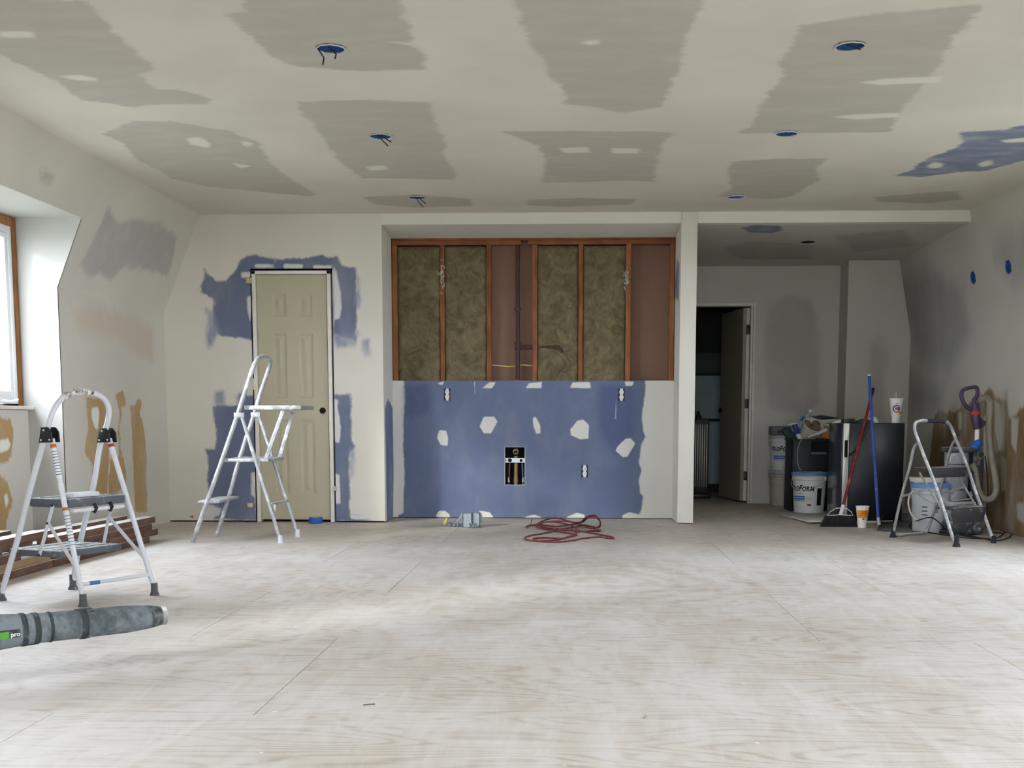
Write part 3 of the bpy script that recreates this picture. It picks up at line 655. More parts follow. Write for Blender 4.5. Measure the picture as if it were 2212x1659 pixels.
awhite = z4([[(400,463),(450,470),(462,520),(457,572),(410,565),(386,520)],[(700,373),(770,373),(794,405),(750,487),(700,488),(673,440)],[(1028,380),(1050,374),(1080,430),(1083,487),(1055,487),(1035,440)],[(1330,400),(1370,392),(1410,430),(1405,522),(1350,527),(1288,500),(1283,460)],[(1655,523),(1690,520),(1718,555),(1670,642),(1640,648),(1587,605),(1600,575)],
 [(700,175),(740,143),(782,143),(755,182),(690,182)],[(1005,150),(1092,138),(1092,182),(982,182)],[(1298,143),(1416,143),(1422,182),(1283,180)],[(1648,138),(1712,138),(1702,167),(1658,167)],[(393,150),(432,138),(420,162)],
 [(378,1040),(400,1008),(440,1008),(470,1035),(472,1058),(388,1058)],[(665,1005),(740,1018),(768,1058),(690,1062)],[(978,1050),(1040,1033),(1088,1050),(1080,1062),(983,1062)],[(1262,1050),(1330,1022),(1377,1033),(1384,1058),(1262,1062)],[(1632,1040),(1680,1018),(1752,1033),(1757,1058),(1638,1064)],
 [(637,140),(643,140),(645,232),(640,232)],[(1592,250),(1596,250),(1590,392),(1584,390)]])
xs_ = [e for r in orc+[HOLE] for e in r[:2]]; zs_ = [e for r in orc+[HOLE] for e in r[2:]]
surface('blue_board', AO, AU, AV, lin(XL+.001, XC-.0015, .012, xs_), lin(.006, ZS, .012, zs_), M_BLUE, {n: [uv(p, AO, AU, AV) for p in ps] for n, ps in (('blue', ablue), ('dark', adark), ('white', awhite))}, rects=orc+[HOLE], parent=wa)
b = MB(); b.bounds((XL+.002, YA+.0012, ZS-.012), (XC-.002, YA+.0125, ZS-.0005)); b.build('board_edge', M_GYPSUM, wa, smooth=False)
# paper torn edge and thickness round the plumbing hole
b = MB(); x0, x1, zz0, zz1 = HOLE
for a, c in (((x0-.004, zz0), (x0, zz1)), ((x1, zz0), (x1+.004, zz1)), ((x0, zz1), (x1, zz1+.004)), ((x0, zz0-.004), (x1, zz0))): b.bounds((a[0], YA-.002, a[1]), (c[0], YA+.012, c[1]))
b.build('cut_edge', M_PAPER, wa, smooth=False)
# sides and soffit
SIO, SIU, SIV = (XL, 0, 0), (0, 1, 0), (0, 0, 1)
sbl = [[(831,880),(838,862),(848,880),(850,1000),(849,1125),(836,1128),(834,1000)]]
surface('alcove_side', SIO, SIU, SIV, lin(D, YA+.02, .02), lin(.006, ZH, .02), M_SIDE, {'blue': [uv(p, SIO, SIU, SIV) for p in sbl]}, parent=wa)
SJO = (XC-.001, 0, 0); sbr = [[(1463,560),(1468,570),(1466,650),(1456,640)]]
surface('alcove_side', SJO, SIU, SIV, lin(D, YA+.02, .02), lin(.006, ZH, .02), M_SIDE, {'blue': [uv(p, SJO, SIU, SIV) for p in sbr]}, parent=wa)
b = MB(); b.add([(XL, D, ZH), (XC, D, ZH), (XC, YA+.01, ZAS), (XL, YA+.01, ZAS)], [(0, 1, 2, 3)]); b.build('alcove_soffit', M_WHITE, wa, smooth=False)
b = MB(); b.add([(XL, YA+.01, ZAS), (XC, YA+.01, ZAS), (XC, YA+.01, ZAS+.2), (XL, YA+.01, ZAS+.2)], [(0, 1, 2, 3)]); b.build('soffit_edge', M_WHITE, wa, smooth=False)
# framing: studs, plates, hardboard, mineral wool
YS0, YS1 = YA+.014, YA+.103
stud_px = [(849, 859), (951, 960.5), (1051, 1061), (1150, 1160.5), (1249, 1259), (1351, 1362), (1446, 1457)]
SX = [(ony(a, 700, YS0)[0], ony(c, 700, YS0)[0]) for a, c in stud_px]; SX[0] = (XL+.005, SX[0][1]); SX[-1] = (SX[-1][0], XC-.006)
for a, c in SX:
    b = MB(); b.bounds((a, YS0, .006), (c, YS1, 2.315)); b.build('stud', M_STUD, wa, .003)
for z0, z1v, g in ((2.316, 2.353, 0.0), (2.354, 2.39, .004)):
    for xa, xb in ((XL+.004, .27 if g else -.30), (.275 if g else -.295, XC-.004)):
        if g == 0 and xa < -1: xb = -.47
        if g == 0 and xa > -1: xa = -.41
        b = MB(); b.bounds((xa, YS0+g, z0), (xb, YS1, z1v)); b.build('top_plate', M_PLATE, wa, .003)
b = MB(); b.bounds((XL, YS1, 0), (XC, YS1+.012, 2.45)); b.build('hardboard', M_BROWN, wa, smooth=False)
def batt(xa, xb, seed, z0=.95, z1v=2.305):
    r2 = np.random.default_rng(seed); nx, nz = 34, 110
    xsv = np.linspace(xa+.004, xb-.004, nx); zsv = np.linspace(z0, z1v-.004, nz)
    def sm(n, m, k):
        a = r2.random((n//k+3, m//k+3)); xi = np.linspace(0, a.shape[0]-1.01, n); yi = np.linspace(0, a.shape[1]-1.01, m); x0i = xi.astype(int); y0i = yi.astype(int); fx = (xi-x0i)[:, None]; fy = (yi-y0i)[None]
        return a[x0i][:, y0i]*(1-fx)*(1-fy)+a[x0i+1][:, y0i]*fx*(1-fy)+a[x0i][:, y0i+1]*(1-fx)*fy+a[x0i+1][:, y0i+1]*fx*fy
    hgt = .010*sm(nx, nz, 11)+.010*sm(nx, nz, 5)+.006*sm(nx, nz, 2)+.004*r2.random((nx, nz))
    ed = np.minimum(np.minimum(np.arange(nx), np.arange(nx)[::-1])[:, None]/3., np.minimum(np.arange(nz)*0+99, np.arange(nz)[::-1])[None]/3.); hgt = hgt - .02*np.clip(1-ed, 0, 1)**2
    if seed == 3:    # torn lower part with a fold under the branch pipe
        for i in range(nx):
            for j in range(nz):
                zz = zsv[j]
                if zz < 1.45:
                    c = .62+.12*math.sin(zz*25); dd = abs(i/nx-c); hgt[i, j] -= .035*math.exp(-(dd/.05)**2)
    yv = YS0+.014-hgt*1.0
    b = MB(); vs = [(xsv[i], yv[i, j], zsv[j]) for i in range(nx) for j in range(nz)]
    b.add(vs, [(i*nz+j, (i+1)*nz+j, (i+1)*nz+j+1, i*nz+j+1) for i in range(nx-1) for j in range(nz-1)])
    b.bounds((xa+.006, YS0+.016, z0), (xb-.006, YS1-.002, z1v-.01)); b.build('insulation_batt', M_WOOL, wa)
for i, s in ((0, 1), (1, 2), (3, 3), (4, 4)): batt(SX[i][1], SX[i+1][0], s)
# spray of dried filler on two studs
for (px, py, wd, hg) in ((954, 600, .05, .14), (1352, 606, .035, .10)):
    p = ony(px, py, YS0-.004); b = MB()
    for k in range(70):
        b.ball((p[0]+rng.gauss(0, wd*.32), YS0-.001, p[2]+rng.gauss(0, hg*.42)), rng.uniform(.0015, .006), 6, 4, (.8, .4, rng.uniform(1, 3.4)))
    o = b.build('dried_filler_splatter', M_GYPSUM, wa); o['kind'] = 'stuff'
# pipes in the wall
sp = thing('vent_pipe', 'brown iron drain pipe rising between the studs with a side branch', 'pipe', ony(1118, 820, YA+.03))
YP = YA+.045
X = lambda px: float(ony(px, 700, YP)[0]); Z = lambda py: float(ony(1118, py, YP)[2])
b = MB(); b.tube([(X(1118.5), YP, 1.19), (X(1118.5), YP, 2.40)], .0195, 14); b.build('stack', M_IRON, sp)
b = MB()
b.lathe([(.022, -.034), (.026, -.03), (.026, -.016), (.0245, -.012), (.0245, .02), (.026, .024), (.026, .036), (.022, .04)], (X(1118.5), YP, Z(748)), 16); b.build('tee_fitting', M_IRON, sp)
b = MB(); b.lathe([(.022, -.014), (.026, -.01), (.026, .01), (.022, .014)], (X(1118.5), YP, Z(668)), 16); b.build('coupling', M_IRON, sp)
b = MB(); b.tube([(X(1119), YP-.005, Z(750)), (X(1200), YP-.028, Z(750)), (X(1208), YP-.032, Z(751)), (X(1213), YP-.034, Z(755)), (X(1216), YP-.034, Z(763))], .014, 12); b.build('branch_pipe', M_IRON, sp)
for px_, dy_ in ((1137, .01), (1200, .028)):
    b = MB(); b.lathe([(.0175, -.01), (.0175, .01)], (X(px_), YP-dy_, Z(750)), 14, (1, 0, 0)); b.build('coupling', M_IRON, sp)
cb = MB(); cb.tube([(SX[2][1]-.02, YP+.02, Z(788)), (X(1080), YP, Z(790)), (X(1100), YP+.0, Z(792)), (X(1114), YP+.03, Z(790)), (X(1130), YP+.03, Z(788)), (X(1142), YP, Z(790)), (SX[3][0]+.02, YP+.02, Z(789.5))], .0055, 8)
tag(cb.build('wall_cable', M_YELLOW), 'yellow cable sagging between studs behind the brown iron pipe', 'cable')
# plumbing in the cut-out
cav = MB(); cav.bounds((x0-.03, YA+.095, zz0-.03), (x1+.03, YA+.1, zz1+.03)); cav.build('cavity_back', M_VOID, wa, smooth=False)
for a, c in (((x0-.03, zz0-.03), (x0-.022, zz1+.03)), ((x1+.022, zz0-.03), (x1+.03, zz1+.03)), ((x0-.03, zz1+.022), (x1+.03, zz1+.03)), ((x0-.03, zz0-.03), (x1+.03, zz0-.022))):
    cav = MB(); cav.bounds((a[0], YA+.014, a[1]), (c[0], YA+.095, c[1])); cav.build('cavity_side', M_VOID, wa, smooth=False)
dp = thing('drain_pipe', 'brass drain pipe with an open round inlet in the wall cut-out', 'pipe', ony(1115, 1047, YA+.05))
YQ = YA+.055; XQ = lambda px: float(ony(px, 1000, YQ)[0]); ZQ = lambda py: float(ony(1114, py, YQ)[2])
b = MB(); b.tube([(XQ(1114.5), YQ, zz0-.02), (XQ(1114.5), YQ, ZQ(985))], .019, 14); b.lathe([(.022, -.02), (.023, 0), (.021, .03)], (XQ(1114.5), YQ, ZQ(1038)), 16); b.lathe([(.021, -.004), (.021, .004)], (XQ(1114.5), YQ, ZQ(1022)), 16); b.build('riser', M_BRASS, dp)
b = MB(); b.lathe([(.024, .05), (.024, 0), (.018, 0), (.018, .045), (.001, .046)], (XQ(1114.5), YA+.004, ZQ(975)), 20, (0, 1, 0), cap0=False, cap1=False); b.tube([(XQ(1114.5), YQ, ZQ(980)), (XQ(1114.5), YA+.045, ZQ(975))], .02, 12); b.build('inlet', M_BRASS, dp)
st = MB(); st.bounds((x0+.001, YA+.02, ZQ(999)), (x1-.001, YA+.025, ZQ(989))); so = tag(st.build('pipe_strap', M_GALV), 'shiny perforated metal strap across the plumbing cut-out', 'strap'); ORIGIN[so.name] = (0, 0, 0)
for px, py, r in ((1102, 994, .017), (1092.5, 994, .006), (1126, 994.5, .013)):
    b = MB(); b.lathe([(.0005, 0), (r, 0)], (XQ(px), YA+.0185, ZQ(py)), 18, (0, -1, 0), cap0=False, cap1=False); b.build('strap_hole', M_VOID, so)
for px, m, lb, lean in ((1101, M_COPPER, 'reddish supply tube left of the brass drain in the cut-out', -2), (1128, M_PEXB, 'bluish supply tube right of the brass drain in the cut-out', 2)):
    t = thing('supply_tube', lb, 'tube', (XQ(px), YQ-.01, ZQ(1046)))
    b = MB(); b.tube([(XQ(px+lean), YQ-.01, zz0-.02), (XQ(px+lean*.6), YQ-.012, ZQ(1020)), (XQ(px), YQ, ZQ(996))], .0075, 10); b.build('tube', m, t)
    b = MB(); b.lathe([(.009, -.02), (.009, .02)], (XQ(px+lean), YQ-.01, ZQ(1036)), 12); b.build('fitting', M_GALV, t)
olab = ['white duplex outlet in a black box, upper left of the blue wall', 'white duplex outlet in a black box, upper right of the blue wall', 'white duplex outlet low on the blue wall right of the plumbing hole']
for i, p in enumerate(OUT):
    t = thing('outlet', olab[i], 'outlet', p, 'wall outlets')
    b = MB(); a, c, z0, z1v = orc[i]; b.add([(a, YA+.0125, z0), (c, YA+.0125, z0), (c, YA+.0125, z1v), (a, YA+.0125, z1v), (a, YA, z0), (c, YA, z0), (c, YA, z1v), (a, YA, z1v)], [(0, 1, 2, 3), (0, 4, 5, 1), (1, 5, 6, 2), (2, 6, 7, 3), (3, 7, 4, 0)]); b.build('box', M_BLACK, t, smooth=False)
    b = MB(); b.bounds((p[0]-.012, YA+.006, p[2]-.052), (p[0]+.012, YA+.009, p[2]+.052)); b.build('yoke', M_GALV, t)
    for s in (-1, 1):
        b = MB(); b.lathe([(.0185, 0), (.0185, .012), (.0165, .014), (0.001, .014)], (p[0], YA+.008, p[2]+s*.0205), 20, (0, -1, 0), cap0=False, cap1=False); f = b.build('receptacle', M_OUTLET, t)
        b = MB()
        for dx in (-.0065, .0065): b.bounds((p[0]+dx-.0015, YA-.0068, p[2]+s*.0205-.002), (p[0]+dx+.0015, YA-.006, p[2]+s*.0205+.007))
        b.bounds((p[0]-.002, YA-.0068, p[2]+s*.0205-.011), (p[0]+.002, YA-.006, p[2]+s*.0205-.006)); b.build('slot', M_DKLET, f, smooth=False)

# ------------------------------------------------------------------ nook behind the header
NO = (0, YB, 0); wn = struct_empty('wall_nook')
XDR = 1.80
ng = [[(1655,660),(1700,640),(1755,650),(1770,720),(1772,870),(1740,900),(1660,880),(1648,760)]]
surface('drywall_panel', NO, WU, WV, lin(XC2, 2.64, .03, (1.0, XDR)), lin(.0, ZB, .03, (2.02,)), M_NOOK, {'gray': [uv(p, NO, WU, WV) for p in ng]}, rects=[(1.0, XDR, -1, 2.02)], parent=wn)
YJ = 11.80; TO = (0, YJ, 0)
tg = [[(1880,735),(1900,728),(1912,760),(1908,910),(1885,910),(1877,820)]]
surface('drywall_panel', TO, WU, WV, lin(2.635, XR+.02, .03), lin(0, ZB, .03), M_NOOK, {'gray': [uv(p, TO, WU, WV) for p in tg]}, parent=wn)
b = MB(); b.add([(2.635, YJ, 0), (2.635, YB, 0), (2.635, YB, ZB), (2.635, YJ, ZB)], [(0, 1, 2, 3)]); b.build('jog_side', M_NOOKP, wn, smooth=False)
b = MB(); b.add([(XC2, D+.5, 0), (XC2, YB, 0), (XC2, YB, ZB), (XC2, D+.5, ZB)], [(0, 1, 2, 3)]); b.build('nook_side', M_NOOKP, wn, smooth=False)
KO = (0, YB, 2.380); kv = np.array([0, YB-D-.1, 2.380-2.405]); KL = float(np.linalg.norm(kv)); KV = tuple(kv/KL); kb = [[(1600,492),(1630,486),(1685,488),(1690,497),(1670,504),(1620,502)]]; kg = [[(1560,535),(1640,520),(1760,530),(1750,560),(1600,560)],[(1800,510),(1950,495),(1980,530),(1850,545)]]
NLP = onz(1745, 523, ZB)
NLP = on_plane(1745, 523, KO, np.cross(CU_, KV))
nc = surface('ceiling_nook', KO, CU_, KV, lin(XC2, XCR+.12, .03), lin(-KL, .02, .03), M_NOOK, {'blue': [uv(p, KO, CU_, KV) for p in kb], 'gray': [uv(p, KO, CU_, KV) for p in kg]}, circles=[(NLP[0], float((NLP-np.array(KO))@np.array(KV)), .06)])
t = thing('ceiling_box', 'dark round electric box in the lower nook ceiling, behind the header', 'electric box', NLP, 'recessed ceiling boxes')
b = MB(); b.lathe([(.062, 0), (.06, .05), (.001, .052)], NLP, 22, cap0=False, cap1=False); b.lathe([(.066, -.001), (.066, .056), (.001, .058)], NLP, 22, cap0=False, cap1=False); b.build('box', M_BLACK, t)
# far doorway, open six-panel door, hall beyond
d2 = struct_empty('door_2', (XDR, YB, 0))
for nm, a, bb in (('jamb', (XDR-.045, YB-.012, .0), (XDR-.025, YB+.12, 2.0)), ('casing', (XDR-.022, YB-.02, 0), (XDR, YB+.0, 2.02)), ('jamb', (1.0, YB-.012, 0), (1.03, YB+.12, 2.0)), ('head_jamb', (1.0, YB-.016, 1.985), (XDR, YB+.12, 2.018))):
    b = MB(); b.bounds(a, bb); b.build(nm, M_TRIM, d2, .002)
ang = math.radians(100); ux = Vector((math.cos(ang), math.sin(ang), 0)); nx = Vector((-math.sin(ang), math.cos(ang), 0))
hp = Vector((XDR-.075, YB+.09, .02))
six_panel_door(d2, hp, ux, nx, .74, 1.955, -.035, M_DOORDK)
b = MB(); b.bar(hp-nx*.0175+Vector((0, -.0012, .0)), hp-nx*.0175+Vector((0, -.0012, 1.955)), .034, .002, (0, -1, 0)); b.build('door_edge', M_TRIM, d2, smooth=False)
for py in (712, 872, 1028):
    q = ony(1613, py, YB+.05); b = MB(); b.bounds((XDR-.075, YB+.05, q[2]-.045), (XDR-.045, YB+.085, q[2]+.045)); b.build('hinge', M_BLACK, d2, .002)
kb_ = hp+ux*.68+Vector((0, 0, .93)); b = MB(); b.lathe([(.03, 0), (.012, .01), (.012, .035), (.028, .045), (.03, .06), (.001, .07)], kb_, 16, nx, cap1=False); b.build('door_knob', M_BLACK, d2)
hall = struct_empty('wall_hall')
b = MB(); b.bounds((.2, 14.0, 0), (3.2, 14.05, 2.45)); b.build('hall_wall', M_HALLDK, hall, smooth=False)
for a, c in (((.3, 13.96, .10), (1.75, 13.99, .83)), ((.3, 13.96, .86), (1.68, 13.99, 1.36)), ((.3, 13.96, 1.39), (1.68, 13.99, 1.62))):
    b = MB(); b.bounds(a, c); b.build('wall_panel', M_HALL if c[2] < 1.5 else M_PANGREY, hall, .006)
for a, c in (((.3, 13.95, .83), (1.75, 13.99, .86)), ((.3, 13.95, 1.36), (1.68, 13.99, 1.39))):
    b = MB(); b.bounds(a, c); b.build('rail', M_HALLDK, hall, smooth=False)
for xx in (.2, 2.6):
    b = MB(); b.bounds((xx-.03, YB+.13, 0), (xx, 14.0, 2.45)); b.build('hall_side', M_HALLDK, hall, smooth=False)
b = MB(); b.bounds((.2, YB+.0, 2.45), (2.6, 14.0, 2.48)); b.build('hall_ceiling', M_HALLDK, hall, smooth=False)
rp = onz(1527, 1046, 0); t = thing('tower_heater', 'tall dark finned heater standing in the hall beyond the open door', 'heater', (1.36, 13.0, 0))
b = MB(); b.bounds((1.28, 12.92, .05), (1.44, 13.14, .86)); b.build('body', M_RAD, t, .02)
b = MB(); b.bounds((1.25, 12.88, 0), (1.47, 13.18, .05)); b.build('base', M_BLACK, t, .01)
for k in range(6):
    b = MB(); b.bounds((1.292+k*.024, 12.905, .12), (1.302+k*.024, 12.922, .80)); b.build('fin', M_STAIN, t, .002)
b = MB(); b.lathe([(.03, 0), (.03, .03), (.018, .05), (.018, .08), (.001, .085)], (1.33, 13.0, .86), 14, cap1=False); b.build('control_knob', M_BLACK, t)

b = MB(); b.bounds((-60, -60, -3.1), (60, 60, -3.0)); struct(b.build('ground', M_GROUND, smooth=False))

# ------------------------------------------------------------------ outer shell and the glazed wall behind the camera
def wall_holes(name, O, U, V, u0, u1, v0, v1, holes):
    return surface(name, O, U, V, lin(u0, u1, 5, [e for h in holes for e in h[:2]]), lin(v0, v1, 5, [e for h in holes for e in h[2:]]), M_OUTER, rects=holes)
wall_holes('wall_outer_left', (-3.735, 0, 0), (0, 1, 0), (0, 0, 1), Y0, 14.3, -.06, 2.9, [(5.75, 7.645, .945, 2.075), (1.6, 2.7, .945, 2.075)])
wall_holes('wall_outer_right', (3.62, 0, 0), (0, 1, 0), (0, 0, 1), Y0, 14.3, -.06, 2.9, [(5.7, 7.5, .945, 2.075), (1.6, 3.4, .945, 2.075)])
b = MB(); b.add([(-3.74, Y0, 2.9), (3.63, Y0, 2.9), (3.63, 14.3, 2.9), (-3.74, 14.3, 2.9)], [(0, 1, 2, 3)]); struct(b.build('ceiling_roof', M_OUTER, smooth=False))
b = MB(); b.add([(-3.74, 14.3, -.06), (3.63, 14.3, -.06), (3.63, 14.3, 2.9), (-3.74, 14.3, 2.9)], [(0, 1, 2, 3)]); struct(b.build('wall_outer_back', M_OUTER, smooth=False))
RW = (-.9, .9, .10, 2.05)
surface('wall_rear', (0, Y0, 0), (1, 0, 0), (0, 0, 1), lin(-3.75, 3.64, .5, RW[:2]), lin(-.06, 2.9, .5, RW[2:]), M_WHITE, rects=[RW])
r5 = struct_empty('window_5', (0, Y0, .1))
for k in range(4):
    xx = RW[0]+(RW[1]-RW[0])*k/3; b = MB(); b.bounds((xx-.035, Y0-.04, RW[2]), (xx+.035, Y0+.02, RW[3])); b.build('window_frame', M_VINYL, r5, .004)
for zz in (RW[2]+.03, RW[3]-.03):
    b = MB(); b.bounds((RW[0], Y0-.04, zz-.03), (RW[1], Y0+.02, zz+.03)); b.build('window_frame', M_VINYL, r5, .004)
for k in range(3):
    xa = RW[0]+(RW[1]-RW[0])*k/3+.035; b = MB(); b.bounds((xa, Y0-.012, RW[2]+.06), (xa+(RW[1]-RW[0])/3-.07, Y0-.008, RW[3]-.06)); b.build('glass_pane', M_GLASS, r5, smooth=False)
portal((0, Y0-.06, (RW[2]+RW[3])/2), RW[1]-RW[0], RW[3]-RW[2], (0, 1, 0))
# ------------------------------------------------------------------ white two-step ladder, left
def rail(pts, Pn, direction, r, shift=None):
    out = []
    for q in pts:
        s = q[2] if len(q) > 2 else 0.
        P = np.array(Pn, float) + (np.array(shift)*s if shift is not None else 0)
        out.append(onv(q[0], q[1], P, direction))
    return out
def smooth_path(pts, k=4):
    P = [np.array(p) for p in pts]; out = []
    for i in range(len(P)-1):
        p0, p1, p2, p3 = P[max(i-1, 0)], P[i], P[i+1], P[min(i+2, len(P)-1)]
        for j in range(k):
            t = j/k; out.append(.5*((2*p1)+(-p0+p2)*t+(2*p0-5*p1+4*p2-p3)*t*t+(-p0+3*p1-3*p2+p3)*t**3))
    out.append(P[-1]); return out
A = onz(3, 1297); Bf = onz(180, 1311); Cf = onz(334, 1286); Df = onz(158, 1273)
wv_ = Df-A; pv = ((Bf-A)+(Cf-Df))/2; pv = pv/np.linalg.norm(pv)
L1 = thing('step_ladder', 'white two-step ladder with grey treads beside the lumber stack and blower tube', 'ladder', (A+Bf+Cf+Df)/4)
hoop_px = [(3,1290,0),(20,1225,0),(40,1158,0),(70,1040,0),(91,966,0),(104,920,0),(110,898,.02),(122,874,.10),(141,855,.27),(168,847,.45),(198,848,.66),(222,859,.86),(235,881,.97),(234,905,1),(227,931,1),(215,970,1),(203,1045,1),(181,1138,1),(167,1202,1),(157,1260,1)]
hoop = rail(hoop_px, A, pv, .013, wv_)
hoop[0][2] = .03; hoop[-1][2] = .03
b = MB(); b.tube(smooth_path(hoop, 3), .0132, 12); b.build('front_rail', M_LADDER, L1)
bpx = [(112,948),(127,1020),(146,1121),(169,1235),(181,1304)]; cpx = [(236,948),(262,1024),(283,1109),(308,1206),(333,1280)]
HB = onv(112, 948, A, pv); HC = onv(236, 948, Df, pv)
bl_ = [HB+(np.array([Bf[0], Bf[1], .03])-HB)*t for t in (0, .5, 1)]; cl_ = [HC+(np.array([Cf[0], Cf[1], .03])-HC)*t for t in (0, .5, 1)]
inn = wv_/np.linalg.norm(wv_)
for pts in (bl_, cl_):
    b = MB(); b.tube(pts, .0125, 12); b.build('rear_leg', M_LADDER, L1)
gp = smooth_path([hoop[i] for i in (7, 8, 9, 10, 11)], 4); b = MB(); b.tube(gp[3:-4], .0155, 12); b.build('grip', M_GRIP, L1)
for p in (A, Df):
    b = MB(); b.lathe([(.0155, .075), (.0165, .02), (.024, .006), (.024, 0)], p, 14); b.build('foot', M_FOOT, L1)
for p in (Bf, Cf):
    b = MB(); b.lathe([(.0155, .06), (.0165, .02), (.022, .006), (.022, 0)], p, 14); b.build('foot', M_FOOT, L1)
for q, h in ((HB, onv(104, 930, A, pv)), (HC, onv(229, 932, Df, pv))):
    for s in (-1, 1):
        b = MB(); base = (q+h)/2 + inn*s*.017
        up = np.array([0, 0, 1.]); pl = [base-pv*.045-up*.036, base+pv*.035-up*.034, base+pv*.032+up*.012, base+pv*.012+up*.034, base-pv*.028+up*.034]
        b.prism([tuple(k) for k in pl], tuple(inn*s*.006)); f = b.build('hinge_bracket', M_BLACK, L1, .0015)
        for o2 in (-pv*.03-up*.024, pv*.02-up*.022, -pv*.012+up*.02):
            r_ = MB(); r_.lathe([(.005, 0), (.004, .003), (.001, .004)], base+o2+inn*s*.006, 10, tuple(inn*s), cap1=False); r_.build('rivet', M_GALV, f)
def on_line(p, q, z): t = (z-p[2])/(q[2]-p[2]); return p+(q-p)*t
zt = float(onv(63, 1082, A, pv)[2]); zl = float(onv(31, 1192, A, pv)[2])
fa = lambda z: on_line(hoop[0], hoop[4], z); fd = lambda z: on_line(hoop[-1], hoop[-4], z); ba = lambda z: on_line(bl_[0], bl_[2], z); bd = lambda z: on_line(cl_[0], cl_[2], z)
def tread(z, e0, e1, th, nm):
    a, d, bb, cc = fa(z)+pv*e0+inn*.016, fd(z)+pv*e0-inn*.016, ba(z)+pv*e1+inn*.016, bd(z)+pv*e1-inn*.016
    m = MB(); m.prism([tuple(k) for k in (a, bb, cc, d)], (0, 0, -th)); o = m.build(nm, M_TREAD, L1, .006)
    for t in (.2, .5, .8):      # moulded ribs across the tread
        m = MB(); p, q = a+(bb-a)*t+inn*.03, d+(cc-d)*t-inn*.03; m.bar(p+np.array([0, 0, .001]), q+np.array([0, 0, .001]), .03, .004); m.build('tread_rib', M_TREAD, o, .001)
    return a, bb, cc, d
ta, tb_, tc_, td = tread(zt+.012, -.01, .012, .040, 'platform')
la, lb_, lc_, ld = tread(zl+.012, -.05, -.10, .032, 'lower_step')
# hooks and white bar under the platform, folded latch on top
mid = (tb_+tc_)/2; b = MB(); b.tube([tb_+(tc_-tb_)*.05+np.array([0, 0, -.055]), tb_+(tc_-tb_)*.95+np.array([0, 0, -.055])], .010, 10); b.build('platform_bar', M_LADDER, L1)
for t in (.42, .70):
    b = MB(); p = tb_+(tc_-tb_)*t; b.tube([p+np.array([0, 0, -.03])+pv*.004, p+np.array([0, 0, -.05])+pv*.017, p+np.array([0, 0, -.068])+pv*.006, p+np.array([0, 0, -.06])-pv*.012], .008, 8); b.build('hook', M_BLACK, L1)
b = MB(); p = ta+(tb_-ta)*.75+(td-ta)*.40; R_ = Matrix((tuple(inn), tuple(pv), (0, 0, 1))).transposed(); b.box(p+np.array([0, 0, .012]), (.15, .06, .022), R_); b.build('latch_lever', M_LADDER, L1, .006)
def strap(p, q, par, m=M_LADDER, w=.018, t=.004, up=None):
    b = MB(); b.bar(p, q, t, w, up if up is not None else (0, 0, 1)); o = b.build('brace', m, par, .001); return o
for side, off in ((-1, inn*.012), (1, -inn*.012)):
    f0 = (ta if side < 0 else td); f1 = (tb_ if side < 0 else tc_)
    s0 = (la if side < 0 else ld); s1 = (lb_ if side < 0 else lc_)
    pt = f0+(f1-f0)*.62+off*-.3+np.array([0, 0, -.03]); pb = s0+(s1-s0)*.62+off*-.3+np.array([0, 0, -.02]); pm = pt+(pb-pt)*.36
    leg = (ba if side < 0 else bd)(.17)
    for u_, v_ in ((pt, pb), (pm, leg)):
        o = strap(u_, v_, L1)
        for e in (u_, v_):
            r_ = MB(); r_.lathe([(.006, 0), (.005, .004), (.001, .005)], e-off*.4, 10, tuple(-off/np.linalg.norm(off)), cap1=False); r_.build('rivet', M_RUBBER, o)
lo0, lo1 = ba(.10), bd(.10); b = MB(); b.tube([lo0, lo1], .0085, 8); rb = b.build('rear_bar', M_LADDER, L1)
b = MB(); b.tube([lo0+(lo1-lo0)*.12, lo0+(lo1-lo0)*.26], .0092, 8); b.build('blue_sticker', M_BLUELAB, rb)
def sticker(nm, m, p0, p1, t0, t1, r=.0134): b = MB(); b.tube([p0+(p1-p0)*t0, p0+(p1-p0)*t1], r, 12); return b.build(nm, m, L1)
b0, b1 = bl_[0], bl_[2]; T_ = lambda py: (py-948)/(1311-948)
for y0_, y1_, m, nm in ((960,968,M_ORANGE,'orange_sticker'),(972,1036,M_LABEL,'paper_sticker'),(1048,1062,M_LABEL,'paper_sticker'),(1102,1109,M_ORANGE,'orange_sticker'),(1112,1196,M_LABEL,'paper_sticker')):
    sticker(nm, m, b0, b1, T_(y0_), T_(y1_))
for k in range(9):
    t_ = T_(976+k*6.4); sticker('printed_line', M_BLACK if k % 3 else M_TREAD, b0, b1, t_, t_+.004, .0137)
for k in range(10):
    t_ = T_(1120+k*7.2); sticker('printed_line', M_TREAD, b0, b1, t_, t_+.004, .0137)
c0, c1 = cl_[0], cl_[2]; sticker('red_sticker', M_REDLAB, c0, c1, .035, .055); sticker('paper_sticker', M_LABEL, c0, c1, .06, .10)

